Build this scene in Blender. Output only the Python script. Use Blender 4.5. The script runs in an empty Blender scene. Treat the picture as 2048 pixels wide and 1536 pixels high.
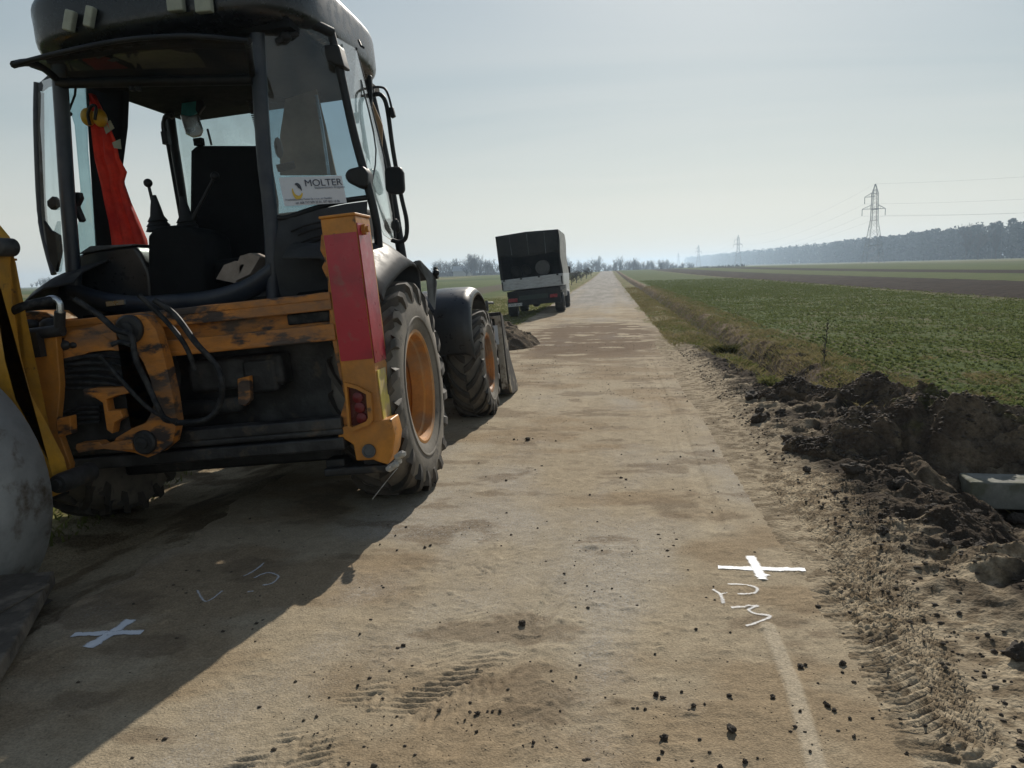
import bpy, bmesh, math, random
import numpy as np
from mathutils import Vector, Matrix, noise as mnoise
R = math.radians
sc = bpy.context.scene
# ---------------------------------------------------------------- camera
F = 1560.0; H = 1.5
YAW, PITCH, ROLL = R(-7.273), R(-8.2), R(-1.8)
cf = Vector((math.sin(YAW)*math.cos(PITCH), math.cos(YAW)*math.cos(PITCH), math.sin(PITCH)))
cr = Vector((math.cos(YAW), -math.sin(YAW), 0)); cu = cr.cross(cf)
cr, cu = cr*math.cos(ROLL)+cu*math.sin(ROLL), -cr*math.sin(ROLL)+cu*math.cos(ROLL)
cam = bpy.data.objects.new('camera', bpy.data.cameras.new('camera'))
sc.collection.objects.link(cam)
cam.data.sensor_width = 36; cam.data.lens = F/2048*36; cam.data.clip_start = .05; cam.data.clip_end = 20000
cam.matrix_world = Matrix(((cr.x, cu.x, -cf.x, 0), (cr.y, cu.y, -cf.y, 0), (cr.z, cu.z, -cf.z, H), (0, 0, 0, 1)))
sc.camera = cam
def ray(px, py): return cf + cr*((px-1024)/F) - cu*((py-768)/F)
CAMP = Vector((0, 0, H))
def gp(px, py, z=0.0):
    d = ray(px, py); return CAMP + d*((z-H)/d.z)
# ---------------------------------------------------------------- world, sun, exposure
SUN_EL, SUN_AZ = R(32), R(8)          # azimuth from +Y towards +X
w = bpy.data.worlds.new('World'); sc.world = w; w.use_nodes = True
nt = w.node_tree; N = nt.nodes; Lk = nt.links; N.clear()
def wn(t, **k):
    n = N.new(t)
    for a, b in k.items(): setattr(n, a, b)
    return n
sky = wn('ShaderNodeTexSky', sky_type='NISHITA', sun_disc=False, sun_elevation=SUN_EL, sun_rotation=SUN_AZ)
sky.air_density = 1.0; sky.dust_density = 1.0; sky.ozone_density = 2.0
bg = wn('ShaderNodeBackground'); out = wn('ShaderNodeOutputWorld')
tc = wn('ShaderNodeTexCoord'); sep = wn('ShaderNodeSeparateXYZ'); Lk.new(tc.outputs['Generated'], sep.inputs[0])
def wmath(op, a, b):
    n = wn('ShaderNodeMath', operation=op)
    for i, v in enumerate((a, b)):
        if isinstance(v, (int, float)): n.inputs[i].default_value = v
        else: Lk.new(v, n.inputs[i])
    return n.outputs[0]
zz = wmath('ADD', wmath('MAXIMUM', sep.outputs[2], 0.0), .10)
cx = wmath('DIVIDE', sep.outputs[0], zz); cy = wmath('DIVIDE', sep.outputs[1], zz)
cmb = wn('ShaderNodeCombineXYZ'); Lk.new(wmath('MULTIPLY', cx, .35), cmb.inputs[0]); Lk.new(cy, cmb.inputs[1])
cn = wn('ShaderNodeTexNoise'); cn.inputs['Scale'].default_value = .8; cn.inputs['Detail'].default_value = 7; cn.inputs['Roughness'].default_value = .55
cn.inputs['Distortion'].default_value = .6
Lk.new(cmb.outputs[0], cn.inputs['Vector'])
crp = wn('ShaderNodeMapRange'); crp.inputs[1].default_value = .38; crp.inputs[2].default_value = .72; crp.inputs[3].default_value = .0; crp.inputs[4].default_value = 1
Lk.new(cn.outputs[0], crp.inputs[0])
el = wn('ShaderNodeValToRGB'); Lk.new(sep.outputs[2], el.inputs[0]); er = el.color_ramp      # thin high haze: pale at the horizon; unseen zenith darkened to cut ambient light
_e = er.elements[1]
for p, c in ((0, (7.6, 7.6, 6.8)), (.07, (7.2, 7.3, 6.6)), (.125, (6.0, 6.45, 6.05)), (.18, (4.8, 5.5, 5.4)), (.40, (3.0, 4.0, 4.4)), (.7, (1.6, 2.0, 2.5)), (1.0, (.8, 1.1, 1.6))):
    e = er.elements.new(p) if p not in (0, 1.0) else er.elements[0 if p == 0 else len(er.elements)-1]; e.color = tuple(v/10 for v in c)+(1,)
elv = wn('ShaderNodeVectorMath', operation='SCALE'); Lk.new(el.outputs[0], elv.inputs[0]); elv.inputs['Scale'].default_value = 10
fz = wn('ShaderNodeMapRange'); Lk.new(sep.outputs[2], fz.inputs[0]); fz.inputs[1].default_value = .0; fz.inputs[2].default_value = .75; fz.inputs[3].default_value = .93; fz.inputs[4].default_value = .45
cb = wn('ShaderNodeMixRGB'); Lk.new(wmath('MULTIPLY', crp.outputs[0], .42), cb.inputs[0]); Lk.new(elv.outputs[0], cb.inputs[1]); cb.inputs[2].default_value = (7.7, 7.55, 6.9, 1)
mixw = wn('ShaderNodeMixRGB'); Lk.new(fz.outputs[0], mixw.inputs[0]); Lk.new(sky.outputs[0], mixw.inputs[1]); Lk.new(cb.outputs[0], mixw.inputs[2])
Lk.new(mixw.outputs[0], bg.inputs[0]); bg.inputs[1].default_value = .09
Lk.new(bg.outputs[0], out.inputs[0])
sun = bpy.data.objects.new('sun', bpy.data.lights.new('sun', 'SUN')); sc.collection.objects.link(sun)
sun.data.energy = 4.7; sun.data.angle = R(.6); sun.data.color = (1, .93, .82)
sd = Vector((math.sin(SUN_AZ)*math.cos(SUN_EL), math.cos(SUN_AZ)*math.cos(SUN_EL), math.sin(SUN_EL)))
sun.rotation_euler = sd.to_track_quat('Z', 'Y').to_euler()
sc.view_settings.view_transform = 'Standard'; sc.view_settings.look = 'None'
sc.view_settings.exposure = 0.0; sc.view_settings.gamma = 1
sc.cycles.max_bounces = 6; sc.cycles.transparent_max_bounces = 12; sc.cycles.volume_bounces = 0
rnd = random.Random(7); nr = np.random.RandomState(5)
# ---------------------------------------------------------------- numpy noise
def _h(ix, iy, s):
    n = (ix.astype(np.int64)*374761393 + iy.astype(np.int64)*668265263 + s*1442695041) & 0xffffffff
    n = ((n ^ (n >> 13))*1274126177) & 0xffffffff
    n = ((n ^ (n >> 16))*2246822519) & 0xffffffff
    return ((n ^ (n >> 15)) & 0xffffff)/float(0xffffff)
def vn(x, y, s=0):
    ix = np.floor(x); iy = np.floor(y); fx = x-ix; fy = y-iy
    fx = fx*fx*(3-2*fx); fy = fy*fy*(3-2*fy)
    a = _h(ix, iy, s); b = _h(ix+1, iy, s); c = _h(ix, iy+1, s); d = _h(ix+1, iy+1, s)
    return (a+(b-a)*fx)*(1-fy)+(c+(d-c)*fx)*fy
def fbm(x, y, o=4, s=0, g=.5):
    t = 0; a = 1; n = 0
    for i in range(o):
        t = t+a*vn(x*2**i+i*17.3, y*2**i-i*9.1, s+i); n += a; a *= g
    return t/n
def ss(e0, e1, x):
    t = np.clip((x-e0)/(e1-e0), 0, 1); return t*t*(3-2*t)
def ridge(x, y, o=4, s=0): return 1-np.abs(2*fbm(x, y, o, s)-1)*2
# ---------------------------------------------------------------- materials
def mk(name):
    m = bpy.data.materials.new(name); m.use_nodes = True
    return m, m.node_tree.nodes, m.node_tree.links, m.node_tree.nodes['Principled BSDF']
def pm(name, c, rough=.6, metal=0, c2=None, sc2=6, thr=(.45, .6), c3=None, sc3=2, thr3=(.5, .7), bump=0, bsc=40, coat=0, fine=.25, spec=.5, stretch=(1, 1, 1)):
    m, n, l, b = mk(name)
    t = n.new('ShaderNodeTexCoord'); mp = n.new('ShaderNodeMapping'); mp.inputs['Scale'].default_value = stretch
    l.new(t.outputs['Object'], mp.inputs[0])
    def nz(s, d=6, rg=.6):
        q = n.new('ShaderNodeTexNoise'); q.inputs['Scale'].default_value = s; q.inputs['Detail'].default_value = d; q.inputs['Roughness'].default_value = rg
        l.new(mp.outputs[0], q.inputs['Vector']); return q.outputs[0]
    def ramp(s, a, bb):
        r_ = n.new('ShaderNodeMapRange'); r_.inputs[1].default_value = a; r_.inputs[2].default_value = bb; l.new(s, r_.inputs[0]); return r_.outputs[0]
    def mix(f, a, bb):
        x = n.new('ShaderNodeMixRGB'); l.new(f, x.inputs[0])
        for i, v in ((1, a), (2, bb)):
            if isinstance(v, tuple): x.inputs[i].default_value = v+(1,)
            else: l.new(v, x.inputs[i])
        return x.outputs[0]
    col = c
    if fine:
        lo = tuple(v*(1-fine) for v in c); hi = tuple(min(1, v*(1+fine)) for v in c)
        col = mix(ramp(nz(9, 8, .7), .3, .7), lo, hi)
    if c2: col = mix(ramp(nz(sc2), *thr), col, c2)
    if c3: col = mix(ramp(nz(sc3, 7, .65), *thr3), col, c3)
    if isinstance(col, tuple): b.inputs['Base Color'].default_value = col+(1,)
    else: l.new(col, b.inputs['Base Color'])
    rr = n.new('ShaderNodeMapRange'); rr.inputs[1].default_value = .3; rr.inputs[2].default_value = .7
    rr.inputs[3].default_value = max(.02, rough-.1); rr.inputs[4].default_value = min(1, rough+.12); l.new(nz(14), rr.inputs[0]); l.new(rr.outputs[0], b.inputs['Roughness'])
    b.inputs['Metallic'].default_value = metal; b.inputs['Coat Weight'].default_value = coat; b.inputs['Coat Roughness'].default_value = .15
    b.inputs['Specular IOR Level'].default_value = spec
    if bump:
        bp = n.new('ShaderNodeBump'); bp.inputs['Strength'].default_value = 1; bp.inputs['Distance'].default_value = bump
        l.new(nz(bsc), bp.inputs['Height']); l.new(bp.outputs[0], b.inputs['Normal'])
    return m
def glass(name, tint, refl=1.0, dirt=.06):
    m, n, l, b = mk(name); n.remove(b)
    o = n['Material Output']; tr = n.new('ShaderNodeBsdfTransparent'); tr.inputs[0].default_value = tint+(1,)
    gl = n.new('ShaderNodeBsdfGlossy'); gl.inputs['Roughness'].default_value = .02; gl.inputs['Color'].default_value = (refl,)*3+(1,)
    lw = n.new('ShaderNodeLayerWeight'); lw.inputs[0].default_value = .5; pw_ = n.new('ShaderNodeMath'); pw_.operation = 'POWER'; l.new(lw.outputs['Facing'], pw_.inputs[0]); pw_.inputs[1].default_value = 4
    fr = n.new('ShaderNodeMapRange'); fr.inputs[3].default_value = .06; fr.inputs[4].default_value = .92; l.new(pw_.outputs[0], fr.inputs[0])
    mx = n.new('ShaderNodeMixShader'); l.new(fr.outputs[0], mx.inputs[0]); l.new(tr.outputs[0], mx.inputs[1]); l.new(gl.outputs[0], mx.inputs[2])
    df = n.new('ShaderNodeBsdfDiffuse'); df.inputs[0].default_value = (.5, .47, .42, 1)
    nz = n.new('ShaderNodeTexNoise'); nz.inputs['Scale'].default_value = 5; nz.inputs['Detail'].default_value = 8
    mr = n.new('ShaderNodeMapRange'); mr.inputs[1].default_value = .35; mr.inputs[2].default_value = .75; mr.inputs[3].default_value = dirt*.3; mr.inputs[4].default_value = dirt*2.2
    t = n.new('ShaderNodeTexCoord'); l.new(t.outputs['Object'], nz.inputs['Vector']); l.new(nz.outputs[0], mr.inputs[0])
    m2 = n.new('ShaderNodeMixShader'); l.new(mr.outputs[0], m2.inputs[0]); l.new(mx.outputs[0], m2.inputs[1]); l.new(df.outputs[0], m2.inputs[2])
    l.new(m2.outputs[0], o.inputs[0]); return m
def colmat(name, rough=.9, fscale=90, famt=.35, bump=.004, bsc=120, speck=None):
    """pigment from the mesh's colour attribute, broken up by fine grain"""
    m, n, l, b = mk(name)
    a = n.new('ShaderNodeAttribute'); a.attribute_name = 'col'
    t = n.new('ShaderNodeTexCoord')
    q = n.new('ShaderNodeTexNoise'); q.inputs['Scale'].default_value = fscale; q.inputs['Detail'].default_value = 6; q.inputs['Roughness'].default_value = .75
    l.new(t.outputs['Object'], q.inputs['Vector'])
    r_ = n.new('ShaderNodeMapRange'); r_.inputs[1].default_value = .3; r_.inputs[2].default_value = .7; r_.inputs[3].default_value = 1-famt; r_.inputs[4].default_value = 1+famt
    l.new(q.outputs[0], r_.inputs[0])
    v = n.new('ShaderNodeVectorMath'); v.operation = 'SCALE'; l.new(a.outputs['Color'], v.inputs[0]); l.new(r_.outputs[0], v.inputs['Scale'])
    last = v.outputs[0]
    if speck:
        vo = n.new('ShaderNodeTexVoronoi'); vo.inputs['Scale'].default_value = speck[0]; l.new(t.outputs['Object'], vo.inputs['Vector'])
        rs = n.new('ShaderNodeSeparateColor'); l.new(vo.outputs['Color'], rs.inputs[0])
        g1 = n.new('ShaderNodeMath'); g1.operation = 'GREATER_THAN'; l.new(rs.outputs[0], g1.inputs[0]); g1.inputs[1].default_value = .86
        g2 = n.new('ShaderNodeMath'); g2.operation = 'MULTIPLY'; l.new(g1.outputs[0], g2.inputs[0]); l.new(a.outputs['Alpha'], g2.inputs[1])
        mx = n.new('ShaderNodeMixRGB'); l.new(g2.outputs[0], mx.inputs[0]); l.new(last, mx.inputs[1]); mx.inputs[2].default_value = speck[1]+(1,)
        last = mx.outputs[0]
    l.new(last, b.inputs['Base Color']); b.inputs['Roughness'].default_value = rough; b.inputs['Specular IOR Level'].default_value = .04
    q2 = n.new('ShaderNodeTexNoise'); q2.inputs['Scale'].default_value = bsc; q2.inputs['Detail'].default_value = 5; l.new(t.outputs['Object'], q2.inputs['Vector'])
    bp = n.new('ShaderNodeBump'); bp.inputs['Distance'].default_value = bump; l.new(q2.outputs[0], bp.inputs['Height']); l.new(bp.outputs[0], b.inputs['Normal'])
    return m
ORANGE = (.50, .20, .025); RUST = (.035, .025, .02)
M = dict(
 orange=pm('orange_paint', ORANGE, .45, c2=RUST, sc2=6, thr=(.60, .66), c3=(.16, .10, .06), sc3=1.7, thr3=(.5, .9), bump=.002, bsc=30),
 worn=pm('worn_orange_paint', (.50, .19, .03), .6, c2=(.04, .028, .024), sc2=5, thr=(.50, .57), c3=(.14, .095, .065), sc3=3, thr3=(.46, .70), stretch=(.6, 1, 1.6), bump=.004, bsc=35),
 yellow=pm('yellow_boom_paint', (.56, .29, .03), .4, c2=(.2, .1, .03), sc2=14, thr=(.62, .68), c3=(.3, .2, .09), sc3=1.5, thr3=(.5, .85), bump=.001),
 rim=pm('orange_rim_paint', (.50, .215, .045), .5, c2=(.22, .12, .06), sc2=5, thr=(.5, .75), c3=(.33, .25, .17), sc3=3, thr3=(.5, .8)),
 rimr=pm('rusty_rim_paint', (.42, .17, .04), .6, c2=(.10, .05, .03), sc2=6, thr=(.45, .6), c3=(.33, .25, .17), sc3=3, thr3=(.5, .8)),
 plast=pm('grey_plastic', (.045, .048, .053), .38, c2=(.065, .065, .062), sc2=2, thr=(.4, .8), bump=.0002, bsc=200, spec=.012),
 fender=pm('dark_fender_plastic', (.022, .024, .027), .33, c2=(.07, .065, .06), sc2=3, thr=(.45, .85), bump=.0005, bsc=150),
 black=pm('black_paint', (.006, .007, .009), .5, c2=(.016, .016, .016), sc2=3, spec=.3),
 navy=pm('dark_cab_frame', (.013, .02, .034), .42, c2=(.03, .035, .045), sc2=4),
 inner=pm('dark_interior_fabric', (.008, .009, .010), .85, bump=.002, spec=.15), roofm=pm('black_roof_shell', (.006, .0075, .010), .28, c2=(.012, .013, .015), sc2=3, thr=(.5, .9)),
 dirty=pm('oily_black_steel', (.015, .015, .016), .55, c2=(.06, .06, .06), sc2=4, thr=(.48, .7), c3=(.11, .085, .06), sc3=7, thr3=(.58, .75), bump=.006, bsc=25),
 steel=pm('worn_grey_steel', (.37, .38, .375), .5, metal=.1, c2=(.40, .41, .40), sc2=2.5, thr=(.4, .7), c3=(.13, .10, .07), sc3=5, thr3=(.52, .66), bump=.002),
 lsteel=pm('light_scraped_steel', (.42, .38, .32), .5, metal=.2, c2=(.10, .07, .05), sc2=8, thr=(.5, .62), bump=.002),
 scraped=pm('scraped_dark_steel', (.045, .04, .036), .6, c2=(.30, .26, .20), sc2=4, thr=(.56, .64), bump=.003), caked=pm('soil_caked_steel', (.075, .063, .05), .9, c2=(.18, .15, .115), sc2=6, thr=(.5, .65), bump=.012, bsc=30),
 chrome=pm('silver_metal', (.55, .58, .6), .3, metal=.9),
 rubber=pm('dusty_shaded_rubber', (.035, .033, .03), .8, c2=(.12, .10, .08), sc2=4, thr=(.35, .8), c3=(.03, .03, .03), sc3=9, thr3=(.55, .7), bump=.002),  # dusty tread rubber, its colour darkened for the shade on the tread
 rubberl=pm('dusty_sidewall_rubber', (.14, .125, .105), .85, c2=(.23, .20, .16), sc2=3, thr=(.4, .7), c3=(.06, .055, .05), sc3=10, thr3=(.58, .72), bump=.002),
 hose=pm('black_hose_rubber', (.008, .009, .011), .6, c2=(.035, .035, .035), sc2=20, spec=.3),
 red=pm('red_reflective_tape', (.40, .008, .028), .35, c2=(.26, .006, .022), sc2=3, c3=(.22, .09, .07), sc3=9, thr3=(.57, .75), bump=.0008, bsc=60, coat=.3, fine=.1),
 ytape=pm('faded_yellow_paint', (.62, .5, .10), .5, c2=(.5, .38, .2), sc2=8),
 lamp=pm('red_lamp_plastic', (.13, .008, .010), .4), lampd=pm('dark_red_plastic', (.06, .005, .006), .25),
 vest=pm('orange_red_vest_cloth', (.75, .045, .02), .8, c2=(.55, .02, .012), sc2=4, bump=.003, bsc=15),
 reflect=pm('grey_reflective_band', (.32, .33, .26), .5), earm=pm('yellow_ear_cup', (.6, .33, .02), .4),
 tan=pm('tan_sun_shade', (.45, .29, .17), .8), white=pm('white_sign', (.62, .66, .72), .45, fine=.05),
 navyt=pm('navy_print', (.02, .03, .07), .5), greyt=pm('grey_print', (.16, .19, .25), .5), logoy=pm('yellow_print', (.65, .45, .06), .5), logod=pm('dark_print', (.03, .04, .06), .5),
 board=pm('grey_cardboard', (.30, .25, .21), .9), greyp=pm('grey_panel', (.10, .11, .12), .6, c2=(.05, .05, .05), sc2=5),
 tarp=pm('dark_tarpaulin', (.012, .0125, .012), .7, spec=.2, c2=(.022, .022, .02), sc2=1.5, bump=.02, bsc=3), tarps=pm('pale_tarpaulin', (.30, .30, .28), .6, c2=(.2, .2, .19), sc2=2, bump=.02, bsc=3),
 alu=pm('silver_dropside', (.36, .38, .40), .45, metal=.3, c2=(.22, .22, .22), sc2=3, thr=(.5, .8), stretch=(1, 1, 6)), wpaint=pm('white_van_paint', (.6, .6, .6), .35, coat=.3),
 tail=pm('tail_lamp_red', (.25, .02, .03), .3), plate=pm('number_plate_white', (.5, .5, .48), .5), barrel=pm('grey_drum', (.085, .085, .085), .6),
 cloth=pm('pale_rag', (.42, .40, .36), .9, bump=.004), bark=pm('bark', (.05, .042, .035), .9), paint=None, conc=pm('mossy_concrete', (.19, .19, .165), .9, c2=(.11, .115, .08), sc2=5, bump=.004),
 lattice=pm('pylon_steel', (.16, .17, .17), .6, metal=.3), litter=pm('pale_litter', (.6, .62, .64), .5), rooft=pm('pale_farm_roof', (.35, .36, .38), .7), wallf=pm('farm_wall', (.4, .38, .35), .8),
 ins=pm('insulator', (.09, .1, .1), .4),
)
GL = glass('cab_glass', (.62, .74, .76)); GLB = glass('blue_tinted_glass', (.33, .45, .52), .9, .07); GLW = glass('smoked_window_glass', (.30, .38, .38), .35, .05); GLT = glass('clear_side_glass', (.80, .86, .86), 1.0, .05)
# ---------------------------------------------------------------- mesh helpers
C = sc.collection
def link(name, me, m, parent=None, smooth=False, bev=0, loc=None, solid=0):
    o = bpy.data.objects.new(name, me); C.objects.link(o)
    if m is not None: me.materials.append(m)
    if smooth:
        me.polygons.foreach_set('use_smooth', [True]*len(me.polygons))
    if solid:
        s = o.modifiers.new('s', 'SOLIDIFY'); s.thickness = solid; s.offset = 0
    if bev:
        b = o.modifiers.new('b', 'BEVEL'); b.width = bev; b.segments = 2; b.limit_method = 'ANGLE'; b.angle_limit = R(40)
        for p in me.polygons: p.use_smooth = True
        o.modifiers.new('w', 'WEIGHTED_NORMAL').keep_sharp = True
    if parent: o.parent = parent
    if loc: o.location = loc
    return o
def obj(name, bm, m, parent=None, smooth=False, bev=0, loc=None, solid=0, autos=None):
    me = bpy.data.meshes.new(name); bmesh.ops.recalc_face_normals(bm, faces=bm.faces[:]); bm.to_mesh(me); bm.free()
    o = link(name, me, m, parent, smooth, bev, loc, solid)
    if autos:
        me.polygons.foreach_set('use_smooth', [True]*len(me.polygons)); me.set_sharp_from_angle(angle=R(autos))
    return o
def empty(name, label, cat, loc=(0, 0, 0), group=None, mat=None):
    o = bpy.data.objects.new(name, None); C.objects.link(o); o.empty_display_size = .2
    o.location = loc
    if mat is not None: o.matrix_world = mat
    return tag(o, label, cat, group)
def tag(o, label, cat, group=None):
    o['label'] = label; o['category'] = cat
    if group: o['group'] = group
    return o
def kind(o, k): o['kind'] = k; return o
def B(): return bmesh.new()
V = Vector
def box(bm, c, s, rot=None):
    r = bmesh.ops.create_cube(bm, size=1)['verts']; mt = Matrix.Translation(V(c)) @ (rot.to_4x4() if rot else Matrix()) @ Matrix.Diagonal((*s, 1))
    bmesh.ops.transform(bm, matrix=mt, verts=r); return r
def prism(bm, pts, ext):
    ext = V(ext); a = [bm.verts.new(V(p)) for p in pts]; b = [bm.verts.new(V(p)+ext) for p in pts]; n = len(pts)
    bm.faces.new(a); bm.faces.new(b[::-1])
    for i in range(n): bm.faces.new((a[i], b[i], b[(i+1) % n], a[(i+1) % n]))
def tube(bm, pts, r, seg=8, closed=False):
    pts = [V(p) for p in pts]; n = len(pts); rs = r if isinstance(r, (list, tuple)) else [r]*n; rings = []
    up = V((.13, .21, .97)).normalized()
    for i, p in enumerate(pts):
        d = (pts[min(i+1, n-1)]-pts[max(i-1, 0)]).normalized()
        a = d.cross(up)
        if a.length < .1: a = d.cross(V((1, 0, 0)))
        a.normalize(); b = d.cross(a)
        rings.append([bm.verts.new(p+(a*math.cos(t)+b*math.sin(t))*rs[i]) for t in [2*math.pi*k/seg for k in range(seg)]])
    for i in range(n-1):
        for k in range(seg): bm.faces.new((rings[i][k], rings[i][(k+1) % seg], rings[i+1][(k+1) % seg], rings[i+1][k]))
    bm.faces.new(rings[0][::-1]); bm.faces.new(rings[-1])
def smoothpath(pts, n=5):
    pts = [V(p) for p in pts]; o = []
    for i in range(len(pts)-1):
        p0, p1, p2, p3 = pts[max(i-1, 0)], pts[i], pts[i+1], pts[min(i+2, len(pts)-1)]
        for k in range(n):
            t = k/n; o.append(.5*((2*p1)+(p2-p0)*t+(2*p0-5*p1+4*p2-p3)*t*t+(3*p1-p0-3*p2+p3)*t**3))
    o.append(pts[-1]); return o
def lathe(bm, prof, c, axis='x', seg=48, cap=False):
    """prof: (along axis, radius)"""
    rings = []; c = V(c)
    for a, r in prof:
        ring = []
        for k in range(seg):
            t = 2*math.pi*k/seg; u, v_ = math.cos(t)*r, math.sin(t)*r
            p = {'x': V((a, u, v_)), 'y': V((u, a, v_)), 'z': V((u, v_, a))}[axis]; ring.append(bm.verts.new(c+p))
        rings.append(ring)
    for i in range(len(rings)-1):
        for k in range(seg): bm.faces.new((rings[i][k], rings[i][(k+1) % seg], rings[i+1][(k+1) % seg], rings[i+1][k]))
    if cap: bm.faces.new(rings[0][::-1]); bm.faces.new(rings[-1])
def cyl(bm, a, b, r, seg=16): tube(bm, [a, b], r, seg)
def ball(bm, c, r, sx=1, sy=1, sz=1, sub=2):
    v_ = bmesh.ops.create_icosphere(bm, subdivisions=sub, radius=r)['verts']; bmesh.ops.transform(bm, matrix=Matrix.Translation(V(c)) @ Matrix.Diagonal((sx, sy, sz, 1)), verts=v_); return v_
def loft(bm, rows, close=False):
    vs = [[bm.verts.new(V(p)) for p in r] for r in rows]
    for i in range(len(vs)-1):
        for k in range(len(vs[i])-1): bm.faces.new((vs[i][k], vs[i][k+1], vs[i+1][k+1], vs[i+1][k]))
    return vs
def np_mesh(name, v, f, col=None):
    v = np.asarray(v, np.float32); f = np.asarray(f, np.int32); k = f.shape[1]
    me = bpy.data.meshes.new(name); me.vertices.add(len(v)); me.vertices.foreach_set('co', v.ravel())
    me.loops.add(f.size); me.loops.foreach_set('vertex_index', f.ravel()); me.polygons.add(len(f))
    me.polygons.foreach_set('loop_start', np.arange(0, f.size, k, dtype=np.int32)); me.polygons.foreach_set('loop_total', np.full(len(f), k, np.int32))
    me.update(calc_edges=True)
    if col is not None:
        a = me.color_attributes.new('col', 'FLOAT_COLOR', 'POINT'); a.data.foreach_set('color', np.asarray(col, np.float32).ravel())
    return me
def grid_mesh(name, X, Y, Z, COL):
    ny, nx = Z.shape; v = np.stack([X, Y, Z], -1).reshape(-1, 3)
    i = np.arange((ny-1)*nx).reshape(ny-1, nx)[:, :-1]; f = np.stack([i, i+1, i+nx+1, i+nx], -1).reshape(-1, 4)
    me = np_mesh(name, v, f, COL.reshape(-1, 4)); me.polygons.foreach_set('use_smooth', np.ones(len(f), bool)); return me

# ================================================================ GROUND
def base(x, y):
    m = 1-ss(30, 140, np.abs(x+5))
    return m*(.62*ss(90, 280, y)-5*ss(290, 520, y)) + .0*x
def tread(u, v, hw, pitch, k=1.0):
    """lug print: u along, v across, hw half width"""
    s = np.sin(2*math.pi*(u+np.abs(v)*k)/pitch+np.where(v > 0, math.pi, 0)+1.5*vn(u*6, v*6, 3))
    return np.clip(s*1.6, -1, 1)*(1-ss(hw*.8, hw, np.abs(v)))
def trackd(x, y, pts):
    """signed across and along distance to a polyline"""
    bu = np.full(x.shape, 1e3); bd = np.full(x.shape, 1e3); L0 = 0
    for (ax, ay), (bx, by) in zip(pts[:-1], pts[1:]):
        L = math.hypot(bx-ax, by-ay); dx, dy = (bx-ax)/L, (by-ay)/L
        t = np.clip((x-ax)*dx+(y-ay)*dy, 0, L); qx, qy = x-ax-t*dx, y-ay-t*dy
        d = np.hypot(qx, qy)*np.sign((x-ax)*dy-(y-ay)*dx); k = np.abs(d) < np.abs(bd)
        bd = np.where(k, d, bd); bu = np.where(k, L0+t, bu); L0 += L
    return bu, bd
def G2(px, py): q = gp(px, py); return (q.x, q.y)
PRINTS = [([G2(560, 1600), G2(700, 1480), G2(880, 1395), G2(1010, 1320)], .13, .0521), ([G2(470, 1560), G2(650, 1440), G2(760, 1385)], .09, .05), ([G2(640, 1640), G2(560, 1700)], .10, .05),
          ([G2(1745, 1250), G2(1690, 1190)], .12, .042), ([G2(1900, 1480), G2(1790, 1260), G2(1690, 1080), G2(1560, 960)], .17, .048),
          ([G2(1700, 1180), G2(1790, 1100), G2(1640, 960)], .13, .045), ([G2(1070, 1260), G2(1110, 1190)], .05, .03),
          ([G2(830, 1130), G2(960, 1145)], .09, .05),
          ([G2(860, 1400), G2(1010, 1200), G2(1120, 1000), G2(1180, 850)], .15, .055), ([G2(1560, 1010), G2(1440, 850), G2(1370, 760)], .15, .055), ([G2(1050, 1620), G2(1130, 1250), G2(1200, 1000)], .12, .05)]
STREAK = [G2(1535, 1255), G2(1585, 1370), G2(1640, 1560)]
RUTS = [[G2(1340, 800), G2(1395, 950), G2(1440, 1060)], [G2(1300, 720), G2(1330, 800), G2(1350, 900)], [G2(1180, 1100), G2(1010, 1340), G2(900, 1500)]]
def zroad(x, y):
    x = np.asarray(x, float); y = np.asarray(y, float)
    z = base(x, y)+.012*(fbm(x*.9, y*.5, 3, 11)-.5)
    near = 1-ss(14, 30, y)
    z = z+near*(.006*(fbm(x*6, y*6, 4, 21)-.5)+.006*np.clip(fbm(x*3, y*9, 3, 31)-.55, 0, 1)*2)
    lump = np.clip(fbm(x*22, y*22, 3, 41)-.62, 0, 1)
    z = z+near*lump*.03*ss(.45, .6, fbm(x*1.3, y*1.3, 2, 51))
    z = z+near*.0026*(vn(x*57, y*57, 43)-.5)*(.4+1.2*vn(x*2.3, y*2.3, 44))+near*.0025*(vn(x*31, y*31, 45)-.5)
    for pts, hw, pt in PRINTS:
        u, v = trackd(x, y, pts); br = ss(.38, .62, fbm(x*4, y*4, 3, 61))*(.25 if pt in (.055,) and len(pts) > 3 or pt in (.055, .05) and pts[0][1] > 1.3 and hw >= .12 else 1)
        z = z+tread(u, v, hw, pt)*.005*br*(np.abs(v) < hw)-.003*(1-ss(hw*.7, hw*1.1, np.abs(v)))
    u, v = trackd(x, y, STREAK); z = z+.009*(1-ss(.02, .045, np.abs(v)))
    for q in RUTS:
        u, v = trackd(x, y, q); z = z-.007*(1-ss(.02, .06, np.abs(v)))+.004*(1-ss(.02, .05, np.abs(np.abs(v)-.08)))
    er = 1.16+.20*(1-ss(2.6, 4.4, y))+.10*(fbm(y*.9, y*0+3, 3, 71)-.5)*2+.05*(fbm(y*6, x*0, 2, 72)-.5)
    el = -2.45+.10*(fbm(y*5, y*0+2, 3, 79)-.5)*2+.12*(fbm(y*.8, y*0+9, 3, 73)-.5)*2
    z = z-.35*np.clip(x-er, 0, .5)-.6*np.clip(el-x, 0, .6)
    return z
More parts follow.
